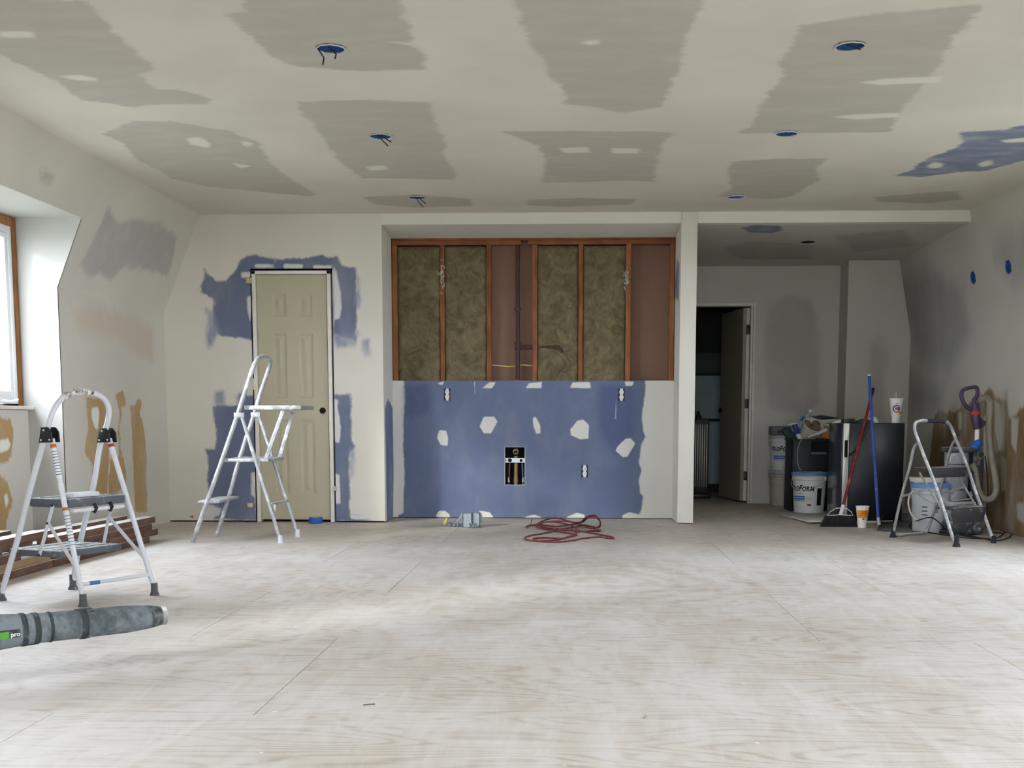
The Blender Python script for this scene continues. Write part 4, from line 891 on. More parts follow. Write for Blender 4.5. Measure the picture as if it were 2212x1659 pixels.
# ------------------------------------------------------------------ tall paint-splashed ladder in front of the door
yn, yf = 8.03, 8.49
L2 = thing('platform_ladder', 'tall paint-splashed aluminium ladder with hand hoop standing before the beige door', 'ladder', (-2.32, 8.26, 0))
def nf(pts): return [ony(q[0], q[1], yn+(yf-yn)*(q[2] if len(q) > 2 else 0)) for q in pts]
hp2 = nf([(415,1172,0),(449,1079,0),(478,998,0),(510,905,0),(530,844,0),(546,796,0),(553,781,.08),(561,772,.28),(569,769,.5),(577,771,.72),(584,781,.93),(580,798,1),(565,842,1),(551,888,1),(519,986,1),(496,1067,1),(468,1156,1)])
hp2[0][2] = .0; hp2[-1][2] = .0
b = MB(); b.tube(smooth_path(hp2, 3), .0155, 12); b.build('hand_hoop_rail', M_ALU, L2)
rn = nf([(522,899),(606,1173)]); rf_ = nf([(558,895,1),(643,1159,1)]); rn[1][2] = rf_[1][2] = .02
for r_ in (rn, rf_):
    b = MB(); b.tube(r_, .0125, 10); b.build('rear_leg', M_ALU, L2)
    b = MB(); b.lathe([(.016, .055), (.018, .012), (.022, 0)], (r_[1][0], r_[1][1], 0), 12); b.build('foot', M_LADDER, L2)
for q in (nf([(517,897,0)])[0], nf([(553,896,1)])[0]):
    b = MB(); b.box(q, (.07, .03, .035)); b.build('hinge_bracket', M_ALU, L2, .004)
pa = ony(524, 880, yn); pb = ony(645, 882, yn)
b = MB(); b.bounds((pa[0], yn+.03, pa[2]-.016), (pb[0]-.05, yf-.03, pa[2]+.014)); b.build('tray', M_ALU, L2, .004)
b = MB(); b.bounds((pb[0]-.052, yn+.03, pa[2]-.014), (pb[0]+.01, yf-.03, pa[2]+.014)); b.build('tray_lip', M_STEELGR, L2, .004)
for s0_, s1_ in (((612,886,.12),(574,992,.12)), ((633,890,.9),(603,991,.9))):
    u_, v_ = nf([s0_, s1_]); b = MB(); b.bar(u_, v_, .012, .026, (1, 0, 0)); b.build('tray_strut', M_ALU, L2, .002)
ma = ony(482, 998, yn); mb_ = ony(560, 1004, yn)
b = MB(); b.prism([(ma[0], yn+.015, ma[2]+.0), (mb_[0]+.06, yn+.015, ma[2]), (mb_[0]+.06, yf-.015, ma[2]), (ma[0], yf-.015, ma[2])], (0, 0, .022)); st_ = b.build('middle_step', M_ALU, L2, .004)
for k in range(4):
    b = MB(); x_ = ma[0]+.03+k*.065; b.bounds((x_, yn+.03, ma[2]+.02), (x_+.03, yf-.03, ma[2]+.025)); b.build('tread_rib', M_ALU, st_, .001)
la_ = ony(434, 1088, yn); b = MB(); b.prism([(la_[0]-.02, yn-.01, la_[2]), (la_[0]+.13, yn-.01, la_[2]+.004), (la_[0]+.13, yf+.01, la_[2]+.004), (la_[0]-.02, yf+.01, la_[2])], (0, 0, .02)); b.build('lower_step', M_ALU, L2, .004)
u_, v_ = nf([(587,1090,0),(621,1082,1)]); b = MB(); b.bar(u_, v_, .012, .02); b.build('rear_brace', M_ALU, L2, .002)
b = MB(); b.bar(u_+np.array([.02, .01, 0]), u_+np.array([.015, .01, -.075]), .01, .016); b.bar(u_+np.array([.015, .01, -.075]), u_+np.array([.02, -.01, -.11]), .01, .016); b.build('brace_hook', M_ALU, L2, .002)

# ------------------------------------------------------------------ grey two-step ladder, right
a3, b3, c3, d3 = onz(1929, 1161), onz(2066, 1181), onz(2146, 1173), onz(2012, 1150)
w3 = c3-b3; p3 = a3-b3; p3 = p3/np.linalg.norm(p3); i3 = w3/np.linalg.norm(w3)
L3 = thing('step_ladder', 'grey steel two-step stool ladder with black hand grip beside the vacuum cleaner', 'ladder', (a3+b3+c3+d3)/4)
h3 = rail([(2068,1178,0),(2058,1161,0),(2037,1095,0),(2017,1038,0),(1996,985,0),(1982,948,0),(1976,930,0),(1976,919,.02),(1981,912,.1),(1992,909,.25),(2005,909,.42),(2037,910,.72),(2049,915,.88),(2057,929,1),(2065,950,1),(2088,1003,1),(2106,1058,1),(2125,1109,1),(2145,1170,1)], b3, p3, .012, w3)
h3[0][2] = h3[-1][2] = .02
b = MB(); sp3 = smooth_path(h3, 3); b.tube(sp3, .0118, 12); b.build('hand_hoop_rail', M_STEELGR, L3)
g3 = smooth_path([h3[9], h3[10], h3[11], h3[12]], 6); b = MB(); b.tube(g3[5:-5], .0155, 12); b.build('grip', M_RUBBER, L3)
u3 = rail([(1982,957,0),(1973,970,0),(1964,1012,0),(1946,1077,0),(1931,1145,0),(1929,1157,.03)], a3, p3, .011, w3)
v3 = rail([(2021,1095,1),(2037,1033,1),(2049,985,1),(2058,958,1),(2065,951,1)], a3, p3, .011, w3)
c1_ = a3+w3*.06+np.array([0, 0, .014]); c2_ = a3+w3*.86+np.array([0, 0, .014]); c3_ = a3+w3*.97+np.array([0, 0, .05])
u3[-1] = a3+np.array([0, 0, .05]); b = MB(); b.tube(smooth_path(u3[:-1]+[u3[-1], c1_, (c1_+c2_)/2, c2_, c3_]+v3, 3), .0108, 12); b.build('rear_frame', M_STEELGR, L3)
for p, ax in ((b3, 1), (c3, 1), (a3, 1)):
    b = MB(); big = p is not c3; b.lathe([(.014, .085 if big else .05), (.016, .03), (.026 if big else .02, .004), (.026 if big else .02, 0)], p+np.array([0, 0, 0]), 14); b.build('rubber_foot', M_RUBBER, L3)
def f3(z, s): return on_line(h3[0], h3[4], z) if s == 0 else on_line(h3[-1], h3[-4], z)
def step3(py, py2, dep, e, drop, nm):
    zz = float(on_plane(2030, py, b3, (p3[1], -p3[0], 0))[2]); q0, q1 = f3(zz, 0)+i3*.014, f3(zz, 1)-i3*.014
    a_, d_ = q0+p3*e, q1+p3*e; bb, cc = q0+p3*(e+dep), q1+p3*(e+dep)
    m = MB(); m.prism([tuple(k) for k in (a_, bb, cc, d_)], (0, 0, .012)); o = m.build(nm, M_TREADBK, L3, .003)
    m = MB(); m.prism([tuple(k) for k in (a_, d_, d_-i3*drop*.3+np.array([0, 0, -drop]), a_+i3*drop*.3+np.array([0, 0, -drop]))], tuple(p3*.008)); m.build('skirt', M_TREADBK, o, .002)
    return a_, bb, cc, d_
t3 = step3(1017, 1031, .21, .0, .055, 'platform'); s3 = step3(1100, 1131, .17, -.06, .095, 'lower_step')
for e0, e1, k in ((t3[0]+p3*.12-np.array([0, 0, .02]), s3[0]+p3*.10, 0), (t3[3]+p3*.12-np.array([0, 0, .02]), s3[3]+p3*.10, 1)):
    strap(e0, e1, L3, M_STEELGR, .016, .004)
    m_ = e0+(e1-e0)*.45; rl_ = (a3 if k == 0 else a3+w3)+np.array([0, 0, .30])-p3*.07; strap(m_, rl_, L3, M_STEELGR, .016, .004)

# ------------------------------------------------------------------ lumber against the left wall
def boards(spec, xa, n, z0, y0_, y1_, yaw, wdt, th, grp, where):
    lay = {0: 'bottom layer', 1: 'second layer', 2: 'third layer', 3: 'fourth layer', 4: 'top layer'}
    col = ['room side', 'middle', 'wall side']
    for L in range(n):
        for k in range(3):
            if (L, k) in spec.get('skip', ()): continue
            ya = y0_+rng.uniform(-.05, .05); yb = y1_+spec.get('end', {}).get((L, k), rng.uniform(-.06, .05)); x = xa-(k+.5)*(wdt+.012)+rng.uniform(-.006, .006)+spec.get('dx', {}).get(L, 0)
            z = z0+L*(th+.0015)+th/2; m = MB(); m.box((0, 0, 0), (wdt, yb-ya, th))
            o = m.build('lumber_board', M_LUMBER2 if (L, k) in spec.get('fresh', ()) else M_LUMBER, None, .003)
            o.location = (x+math.sin(-yaw)*0, (ya+yb)/2, z); o.rotation_euler = (0, 0, yaw+rng.uniform(-.002, .002))
            top = 'top layer' if L == n-1 else lay[L]
            tag(o, 'old brown lumber board, %s of the %s, %s%s' % (top, where, col[k], ', white with dust' if L == n-1 else ''), 'board', grp)
            ORIGIN[o.name] = (0, 0, 0)
boards({'skip': ((3, 1),), 'end': {(3, 0): .02, (3, 1): .0, (3, 2): .05, (2, 0): -.05, (1, 0): .06, (1, 1): .05, (0, 0): -.09, (0, 1): -.04}}, -2.955, 4, 0, 6.66, 8.10, -.045, .089, .0425, 'boards of the far stack', 'far stack')
boards({'skip': ((4, 1),), 'fresh': ((1, 0),), 'end': {(4, 0): -.02, (3, 0): -.55, (2, 0): -.35, (1, 0): .02, (0, 0): .03}}, -2.99, 5, 0, 4.7, 6.60, .0, .089, .0425, 'boards of the near stack', 'near stack')

# ------------------------------------------------------------------ blower tube in the left foreground
nA = ony(0, 1365, 3.75); nB = ony(356, 1329, 4.10); ax_ = (nB-nA)/np.linalg.norm(nB-nA); L_ = float(np.linalg.norm(nB-nA))
tpt = lambda px: nA+ax_*((px/356.)*L_)
BL = thing('leaf_blower', 'dusty dark green blower tube with tapered nozzle lying at the left edge', 'blower', (nA[0], nA[1], 0))
def sec(nm, m, prof):  # prof: (px position, radius)
    b = MB(); b.lathe([(r, float(px/356.*L_)) for px, r in prof], nA, 28, tuple(ax_)); return b.build(nm, m, BL)
sec('base_tube', M_BLOWER, [(-150, .070), (-40, .064), (20, .056), (44, .053)])
sec('clamp_ring', M_BLOWERD, [(38, .054), (40, .056), (47, .056), (50, .054)])
sec('connector', M_BLOWER, [(48, .051), (98, .050)])
sec('clamp_ring', M_BLOWERD, [(64, .0525), (66, .0535), (74, .0535), (76, .052)])
sec('clamp_ring', M_BLOWERD, [(96, .0505), (98, .052), (102, .052), (103, .050)])
sec('long_tube', M_BLOWER, [(100, .0495), (165, .0495), (270, .0475), (318, .041)])
sec('clamp_ring', M_BLOWERD, [(162, .051), (164, .053), (174, .053), (177, .050)])
b = MB(); b.lathe([(.0415, 315/356.*L_), (.036, 336/356.*L_), (.0325, 346/356.*L_)], nA, 28, tuple(ax_), cap1=False); b.build('nozzle', M_BLOWERD, BL)
b = MB(); b.lathe([(.0325, 345/356.*L_), (.0335, 348/356.*L_), (.0335, 356/356.*L_), (.030, 356/356.*L_), (.028, 338/356.*L_), (.001, 337/356.*L_)], nA, 28, tuple(ax_), cap0=False, cap1=False); b.build('nozzle_rim', M_STEELGR, BL)
side = np.cross(ax_, [0, 0, 1.]); side /= np.linalg.norm(side); side = -side if side[1] > 0 else side   # towards the camera
for s_, px in ((1, 40), (1, 168), (1, 184)):
    b = MB(); c_ = tpt(px)+np.array([0, 0, 1.])*.047; b.bar(c_-ax_*.02, c_+ax_*.012, .02, .010); b.build('latch_tab', M_BLOWERD, BL, .002)
b = MB(); c_ = tpt(168)-np.array([0, 0, 1.])*.047; b.bar(c_-ax_*.01, c_+ax_*.026, .02, .008); b.build('latch_tab', M_BLOWERD, BL, .002)
b = MB(); c_ = tpt(55)-np.array([0, 0, 1.])*.051; b.bar(c_-ax_*.02, c_+ax_*.02, .02, .006); b.build('latch_tab', M_BLOWERD, BL, .002)
b = MB(); c_ = tpt(188)+side*.030+np.array([0, 0, .026]); b.bar(c_-np.array([0, 0, .025])+side*.012, c_+np.array([0, 0, .018])-side*.012, .016, .012); b.build('latch_tab', M_BLOWERD, BL, .002)
# out of frame: the fan housing that the tube is plugged into, resting on the floor
hc = tpt(-330); b = MB(); b.lathe([(.09, -.11), (.135, -.09), (.14, .0), (.135, .07), (.07, .10)], (hc[0], hc[1], .142), 28, tuple(side)); b.build('fan_housing', M_BLOWERD, BL)
b = MB(); b.tube([tpt(-140), tpt(-230), np.array([hc[0], hc[1], .2])], [.066, .072, .08], 20); b.build('outlet_neck', M_BLOWERD, BL)
b = MB(); b.tube([(hc[0]-.1, hc[1], .24), (hc[0]-.06, hc[1], .34), (hc[0]+.08, hc[1], .36), (hc[0]+.14, hc[1], .25)], .016, 10); b.build('carry_handle', M_BLACK, BL)

# ------------------------------------------------------------------ lettering
def glyphs(txt, size, bold=0.):
    cu = bpy.data.curves.new('lettering', 'FONT'); cu.body = txt; cu.size = size; cu.offset = bold; cu.resolution_u = 3
    o = bpy.data.objects.new('lettering', cu); COL.objects.link(o)
    dg = bpy.context.evaluated_depsgraph_get(); me = bpy.data.meshes.new_from_object(o.evaluated_get(dg))
    v = [tuple(k.co) for k in me.vertices]; f = [tuple(p.vertices) for p in me.polygons]
    bpy.data.objects.remove(o); bpy.data.curves.remove(cu); bpy.data.meshes.remove(me); return v, f
def word(size, bold):
    v, f, x = [], [], 0.
    for ch, k in (('P', 1.), ('R', .80), ('O', .80), ('F', 1.), ('O', .80), ('R', .80), ('M', .80)):
        vv, ff = glyphs(ch, size*k, bold); x0 = min(q[0] for q in vv); n = len(v)
        v += [(q[0]-x0+x, q[1], 0) for q in vv]; f += [tuple(i+n for i in g) for g in ff]; x = max(q[0] for q in v)+size*.05
    return v, f
def decal_text(par, txt, size, m, c, axis, u, r, ang0, h, italic=0., sx=1., bold=0.):
    """text wrapped on a round body: c centre of the base, axis up the body, ang0 middle angle from u, r(h) radius"""
    v, f = word(size, bold) if txt == 'PROFORM' else glyphs(txt, size, bold); xs = [k[0] for k in v]; xm = (min(xs)+max(xs))/2
    ax3 = np.array(axis, float); u3_ = np.array(u, float); w3_ = np.cross(ax3, u3_); b = MB(); out = []
    for x, y, _ in v:
        hh = h+y; rr = r(hh)+.0012; a = ang0+((x-xm)*sx+y*italic)/rr
        out.append(np.array(c)+ax3*hh+(u3_*math.cos(a)+w3_*math.sin(a))*rr)
    b.add(out, f); o = b.build('lettering', m, par, smooth=False); return o
def decal_patch(par, nm, m, c, axis, u, r, a0, a1, h0_, h1_, lift=.0008, n=10):
    ax3 = np.array(axis, float); u3_ = np.array(u, float); w3_ = np.cross(ax3, u3_); b = MB(); vs = []
    for i in range(n+1):
        a = a0+(a1-a0)*i/n
        for hh in (h0_, h1_): vs.append(np.array(c)+ax3*hh+(u3_*math.cos(a)+w3_*math.sin(a))*(r(hh)+lift))
    b.add(vs, [(2*i, 2*i+2, 2*i+3, 2*i+1) for i in range(n)]); return b.build(nm, m, par, smooth=False)
rt_ = lambda hh: .057
axb = tuple(ax_); upv = np.array([0, 0, 1.])-ax_*ax_[2]; upv /= np.linalg.norm(upv)
dang = math.atan2(np.dot(np.cross(ax_, side), upv), 1)  # side is angle 0
def blpatch(nm, m, x0_, x1_, a0, a1, lift):
    b = MB(); vs = []
    for i in range(9):
        a = a0+(a1-a0)*i/8
        for x_ in (x0_, x1_):
            rr = (.064-.008*(x_+40)/60 if x_ < 20 else .056-(x_-20)/24*.003)+lift
            vs.append(tpt(x_)+(side*math.cos(a)+upv*math.sin(a))*rr)
    b.add(vs, [(2*i, 2*i+1, 2*i+3, 2*i+2) for i in range(8)]); return b.build(nm, m, BL, smooth=False)
blpatch('badge', M_BLOWERD, -30, 32, -.28, .22, .0006); blpatch('green_badge', M_GREEN, -30, 9, -.28, .12, .0012)
v, f = glyphs('pro', .021, .0006); b = MB(); out = []
for x, y, _ in v:
    x_ = 12+x*1.0/L_*356; rr = (.064-.008*(x_+40)/60 if x_ < 20 else .056-(x_-20)/24*.003)+.0016; a = -.18+y/rr; out.append(tpt(x_)+(side*math.cos(a)+upv*math.sin(a))*rr)
b.add(out, f); b.build('lettering', M_LABEL, BL, smooth=False)

# ------------------------------------------------------------------ small things by the far wall
tp = ony(682, 1127, 9.60); t = MB(); t.lathe([(.055, 0), (.056, .002), (.056, .046), (.055, .048), (.040, .048), (.039, .046), (.039, .002), (.040, 0), (.055, 0)], (tp[0], 9.60, 0), 30, cap0=False, cap1=False)
to = t.build('tape_roll', M_TAPE); tag(to, 'roll of blue masking tape on the floor before the beige door', 'tape')
b = MB(); b.lathe([(.0395, .003), (.037, .003), (.037, .045), (.0395, .045)], (tp[0], 9.60, 0), 24, cap0=False, cap1=False); b.build('core', M_CREAM, to)
# red cord: one long line laid in loops
zc_ = 5.267
cord_px = [(1110,312,.006),(1090,312,.006),(1095,300,.006),(1135,288,.006),(1205,280,.02),(1260,245,.03),(1350,215,.035),(1430,207,.035),(1520,225,.03),(1620,252,.02),(1710,250,.03),(1760,205,.09),(1850,172,.13),(1910,205,.12),(1933,280,.05),(1905,315,.02),(1830,300,.012),(1710,285,.01),(1600,315,.012),(1450,325,.015),(1300,312,.015),(1215,292,.015),(1280,256,.02),(1420,240,.03),(1560,246,.03),(1690,270,.02),(1780,310,.01),(1865,320,.01),(1925,290,.03),(1925,235,.08),(1860,185,.12),(1790,200,.10),(1720,255,.03),(1560,285,.02),(1400,300,.02),(1250,280,.02),(1200,300,.012),(1300,330,.01),(1400,350,.01),(1280,380,.006),(1110,410,.006),(1078,435,.006),(1110,455,.006),(1200,468,.006),(1420,478,.006),(1620,460,.006),(1720,438,.006),(1900,420,.006),(2000,432,.006),(2080,440,.006),(2075,425,.006),(2000,408,.006),(1900,390,.006),(1780,365,.006),(1640,345,.012),(1500,340,.015),(1380,325,.018),(1260,300,.02),(1240,270,.025),(1340,248,.03),(1480,260,.03),(1600,290,.02),(1660,330,.012),(1650,390,.006),(1560,420,.006),(1480,440,.006),(1350,430,.006),(1200,432,.006),(1172,446,.006),(1240,462,.006),(1400,458,.006),(1520,436,.006),(1620,410,.006),(1660,398,.006),(1560,375,.008),(1420,352,.012),(1420,330,.02),(1560,340,.012),(1700,360,.006),(1860,348,.006)]
cp = [onz(a/zc_+930, c/zc_+1080, z) for a, c, z in cord_px]
b = MB(); b.tube(smooth_path(cp, 4), .0064, 8); co = tag(b.build('extension_cord', M_CORD), 'dusty red extension cord heaped in loops on the floor before the blue wall', 'cord')
e = cp[-1]; e2 = onz(1905/zc_+930, 348/zc_+1080, .012); b = MB(); b.tube([e, e+(e2-e)*.5, e2, e2+(e2-e)*.6], [.007, .012, .013, .009], 10); b.build('plug', M_CORD, co)
# electrical boxes
def ebox(px0, py0, px1, py1, y, dep, lab, tilt=0., openf=True, m=M_EBOX):
    p0 = ony(px0, py1, y); p1 = ony(px1, py0, y); x0_, x1_ = p0[0], p1[0]; hgt = max(.02, p1[2]-max(p0[2], 0)); z0_ = max(0, float(p0[2])) if p0[2] > .02 else 0
    t = thing('metal_box', lab, 'electric box', ((x0_+x1_)/2, y, z0_), 'grey metal boxes on the floor')
    b = MB(); x0_ -= t.location.x*0; th = .003
    b.bounds((x0_, y, z0_), (x0_+th, y+dep, z0_+hgt)); b.bounds((x1_-th, y, z0_), (x1_, y+dep, z0_+hgt)); b.bounds((x0_, y, z0_), (x1_, y+dep, z0_+th)); b.bounds((x0_, y, z0_+hgt-th), (x1_, y+dep, z0_+hgt)); b.bounds((x0_, y+dep-th if openf else y, z0_), (x1_, y+dep if openf else y+th, z0_+hgt))
    b.build('shell', m, t, smooth=False)
    k = MB(); k.lathe([(.0005, 0), (min(.011, (x1_-x0_)*.25), 0), (min(.011, (x1_-x0_)*.25), .001), (.0005, .001)], ((x0_+x1_)/2, (y+dep-th-.0015) if openf else y-.0012, z0_+hgt*.5), 14, (0, 1, 0), cap0=False, cap1=False); k.build('knockout', M_STEELGR, t)
    if rng.random() < .8:
        s = MB(); s.bounds((x0_+.004, y-.004, z0_+hgt*.35), (x0_+.012, y, z0_+hgt*.65)); s.build('ear', M_STEELGR, t, smooth=False)
    return t
ebox(1000, 1106, 1019, 1137, 9.28, .07, 'tall grey metal box, plain face, at the middle of the small pile', openf=False)
ebox(1020, 1106, 1036, 1137, 9.30, .07, 'tall grey metal box at the right of the small pile, lighter face', openf=False)
ebox(969, 1125, 978, 1136, 9.30, .05, 'small grey metal box lying leftmost in the pile')
ebox(979, 1127, 989, 1137, 9.27, .05, 'small grey metal box second from the left of the pile')
ebox(990, 1127, 999, 1137, 9.28, .05, 'small grey metal box just left of the tall plain box')
ebox(1013, 1127, 1020, 1138, 9.20, .05, 'little grey metal box in front of the two tall boxes, left')
ebox(1021, 1128, 1028, 1139, 9.18, .05, 'little grey metal box in front of the two tall boxes, right')
for k, (pp, lb) in enumerate(((((985,1127),(1000,1105),(999,1118),(990,1127)), 'thin grey bent plate leaning on the left of the tall metal box'), (((1038,1106),(1044,1120),(1043,1130),(1036,1128)), 'thin dark bent plate at the right side of the metal box pile'))):
    b = MB(); b.prism([tuple(ony(a, c, 9.33)) for a, c in pp], (0, .02, 0)); tag(b.build('metal_plate', M_EBOX if k == 0 else M_STEELGR, None, .001), lb, 'plate')
fq = ony(961, 1132, 9.36); b = MB(); b.prism([tuple(ony(a, c, 9.36)) for a, c in ((957,1129),(964,1117),(968,1121),(963,1133),(958,1134))], (0, .06, 0)); fo = b.build('foam_scrap', M_FOAM, None, .003); tag(fo, 'pale yellow foam scrap beside the grey metal boxes', 'foam')
# a bent nail sticking out of the floor, and shavings
nl = onz(1147, 1131); b = MB(); b.tube([nl+np.array([0, 0, .0]), nl+np.array([.004, 0, .03]), nl+np.array([.01, 0, .04])], .003, 6); tag(b.build('bent_nail', M_WIRE), 'dark bent nail standing in the floor left of the red cord', 'nail')
for k, (px, py, an, lb) in enumerate(((1393, 1548, 1.4, 'short dark wood sliver on the floor toward the centre foreground'), (797, 1523, .4, 'small dark splinter on the floor near the long plywood seam'))):
    q = onz(px, py); b = MB(); dv = np.array([math.cos(an), math.sin(an), 0])*.018; b.tube([q-dv+np.array([0, 0, .002]), q+np.array([.003, 0, .003]), q+dv+np.array([0, 0, .002])], .0018, 6); tag(b.build('wood_sliver', M_LUMBER), lb, 'sliver')

# ------------------------------------------------------------------ right corner: appliance, bin, pails, brooms, cups
YF = 9.95; xf0, xf1 = float(ony(1834, 1000, YF)[0]), float(ony(1952, 1000, YF)[0]); zt_ = float(ony(1890, 914, YF)[2])
AP = thing('mini_fridge', 'black mini fridge with steel door edge in the nook, cups and papers on top', 'fridge', ((xf0+xf1)/2, YF+.25, 0))
b = MB(); b.bounds((xf0, YF, .015), (xf1, YF+.50, zt_)); b.build('body', M_APPL, AP, .005)
xs0 = float(ony(1817, 1000, YF)[0]); b = MB(); b.bounds((xs0+.012, YF-.004, .03), (xf0-.004, YF+.50, zt_-.002)); dr = b.build('door', M_STAIN, AP, .003)
b = MB(); b.bounds((xs0, YF-.002, .03), (xs0+.012, YF+.50, zt_-.002)); b.build('door_front', M_APPLDOOR, dr, .002)
hz0, hz1 = float(ony(1826, 988, YF)[2]), float(ony(1826, 951, YF)[2]); xm_ = (xs0+xf0)/2+.004; b = MB(); b.bounds((xm_-.013, YF-.006, hz0), (xm_+.013, YF-.003, hz1)); b.build('handle_recess', M_VOID, dr, smooth=False)
for x_ in (xf0+.05, xf1-.05):
    for y_ in (YF+.05, YF+.45):
        b = MB(); b.lathe([(.02, 0), (.02, .018)], (x_, y_, 0), 12); b.build('foot', M_BLACK, AP)
b = MB(); pc = [ony(1872, 928, YF-.012), ony(1862, 948, YF-.012), ony(1850, 970, YF-.012), ony(1835, 984, YF-.012)]; b.tube(smooth_path([np.array([pc[0][0]+.02, YF+.03, zt_-.004]), np.array([pc[0][0]+.01, YF-.01, zt_-.006])]+pc, 3), .009, 8); b.build('power_cord', M_BLACK, AP)
# pail helper
def pail(nm, lab, x_, y_, z_, m, lidm, sc=1., lid=True, face=0., txt='PROFORM', grp=None, shade=1, handle=True):
    t = thing(nm, lab, 'bucket', (x_, y_, z_), grp); c = np.array([x_, y_, z_]); H = .365*sc; r0, r1 = .132*sc, .150*sc
    rr = lambda hh: r0+(r1-r0)*hh/H
    b = MB(); b.lathe([(r0*.96, 0), (r0, .006), (rr(.8*H), .80*H), (r1+.006, .80*H), (r1+.008, .815*H), (rr(.83*H), .83*H), (rr(.88*H), .88*H), (r1+.006, .885*H), (r1+.008, .90*H), (r1, .91*H), (r1, .97*H), (r1+.004, .985*H), (r1-.004, .985*H), (r1-.006, .93*H), (r0-.004, .02), (.001, .02)], c, 36, cap1=False); b.build('pail_body', m, t)
    if lid:
        b = MB(); b.lathe([(r1+.007, .925*H), (r1+.010, .93*H), (r1+.009, 1.0*H), (r1-.006, 1.008*H), (r1-.010, .985*H), (.001, .985*H)], c, 36, cap0=False, cap1=False); b.build('lid', lidm, t)
    u = np.array([math.sin(face), -math.cos(face), 0.])
    for s in (-1, 1):
        wv2 = np.array([math.cos(face), math.sin(face), 0])*s; b = MB(); b.lathe([(.016, 0), (.014, .012), (.001, .013)], c+wv2*(r1+.001)+np.array([0, 0, .85*H]), 10, tuple(wv2), cap1=False); b.build('handle_ear', m, t)
    if handle:
        pts = []
        for k in range(13):
            a = -math.pi/2+math.pi*k/12; pts.append(c+np.array([math.cos(face), math.sin(face), 0])*math.sin(a)*(r1+.012)+u*(math.cos(a)*.165*sc)*.98+np.array([0, 0, .85*H-math.cos(a)*.10*sc]))
        b = MB(); b.tube(pts, .0028, 6); hd = b.build('wire_handle', M_STEELGR, t)
    if txt:
        decal_text(t, txt, .072*sc, M_DKLET, c, (0, 0, 1), u, rr, -.12, .555*H, .18, .80, .0026)
        decal_patch(t, 'label_rule', M_BLUELAB, c, (0, 0, 1), u, rr, -.75, .05, .49*H, .50*H)
        decal_patch(t, 'label_block', M_BLUELAB, c, (0, 0, 1), u, rr, -.75, .16, .335*H, .43*H)
        decal_patch(t, 'label_rule', M_BLUELAB, c, (0, 0, 1), u, rr, -.75, .16, .30*H, .315*H)
        decal_patch(t, 'label_rule', M_LABEL, c, (0, 0, 1), u, rr, -.70, .10, .375*H, .392*H, .0014)
        for k in range(4): decal_patch(t, 'label_line', M_DKLET, c, (0, 0, 1), u, rr, .22, .58-.06*(k % 2), (.40-.03*k)*H, (.405-.03*k)*H)
        decal_patch(t, 'red_label', M_REDLAB, c, (0, 0, 1), u, rr, .32, .58, .185*H, .235*H)
        decal_patch(t, 'side_label', M_DKLET, c, (0, 0, 1), u, rr, .95, 1.30, .20*H, .62*H)
    return t
yb_ = 10.78; xb_ = float(ony(1747.5, 1070, yb_)[0])
SC1 = thing('drywall_scrap', 'flat pale drywall scrap under the blue-lidded pail', 'drywall scrap', (xb_, 10.7, 0))
b = MB(); b.prism([tuple(onz(a, c)) for a, c in ((1678,1110),(1705,1107),(1790,1106),(1800,1117),(1760,1126),(1700,1117))], (0, 0, .012)); b.build('sheet', M_SCRAP, SC1, .001)
SC2 = thing('drywall_scrap', 'broken drywall scrap with a bright cut edge lying before the pail and broom', 'drywall scrap', onz(1745, 1127))
b = MB(); b.prism([tuple(onz(a, c)+np.array([0, 0, .013])) for a, c in ((1706,1121),(1740,1119),(1800,1118),(1792,1131),(1747,1132))], (0, 0, .012)); b.build('sheet', M_SCRAP, SC2, .001)
pail('compound_pail', 'white compound pail with a blue lid standing on drywall scraps', xb_, yb_, .0135, M_BUCKET, M_LID, 1., True, face=-.62)
ys_ = 11.92; xs_l = float(ony(1693, 1050, ys_)[0])
pail('compound_pail', 'stained old pail at the bottom of the stack beside the black bin', xs_l, ys_, 0, M_BUCKETOLD, M_CLEAR, .95, True, face=-.1, txt='')
pail('compound_pail', 'labelled pail on top of the stack beside the black bin', xs_l-.004, ys_, .349, M_BUCKET, M_CLEAR, .95, True, face=-.28)
CS = thing('tool_case', 'grey tool case lying on the top pail of the stack', 'case', (xs_l+.02, ys_, .70))
q0, q1 = ony(1667, 943, ys_-.1), ony(1706, 921, ys_-.1); b = MB(); b.bounds((q0[0], ys_-.10, .699), (q1[0]+.02, ys_+.10, q1[2])); b.build('shell', M_CARD, CS, .012)
b = MB(); b.bounds((q0[0]-.001, ys_-.102, .728), (q1[0]+.021, ys_+.102, .734)); b.build('lid_seam', M_BLACK, CS, smooth=False)
b = MB(); b.bounds((q0[0]+.05, ys_-.108, .72), (q0[0]+.08, ys_-.10, .745)); b.build('latch', M_BLACK, CS, .002)
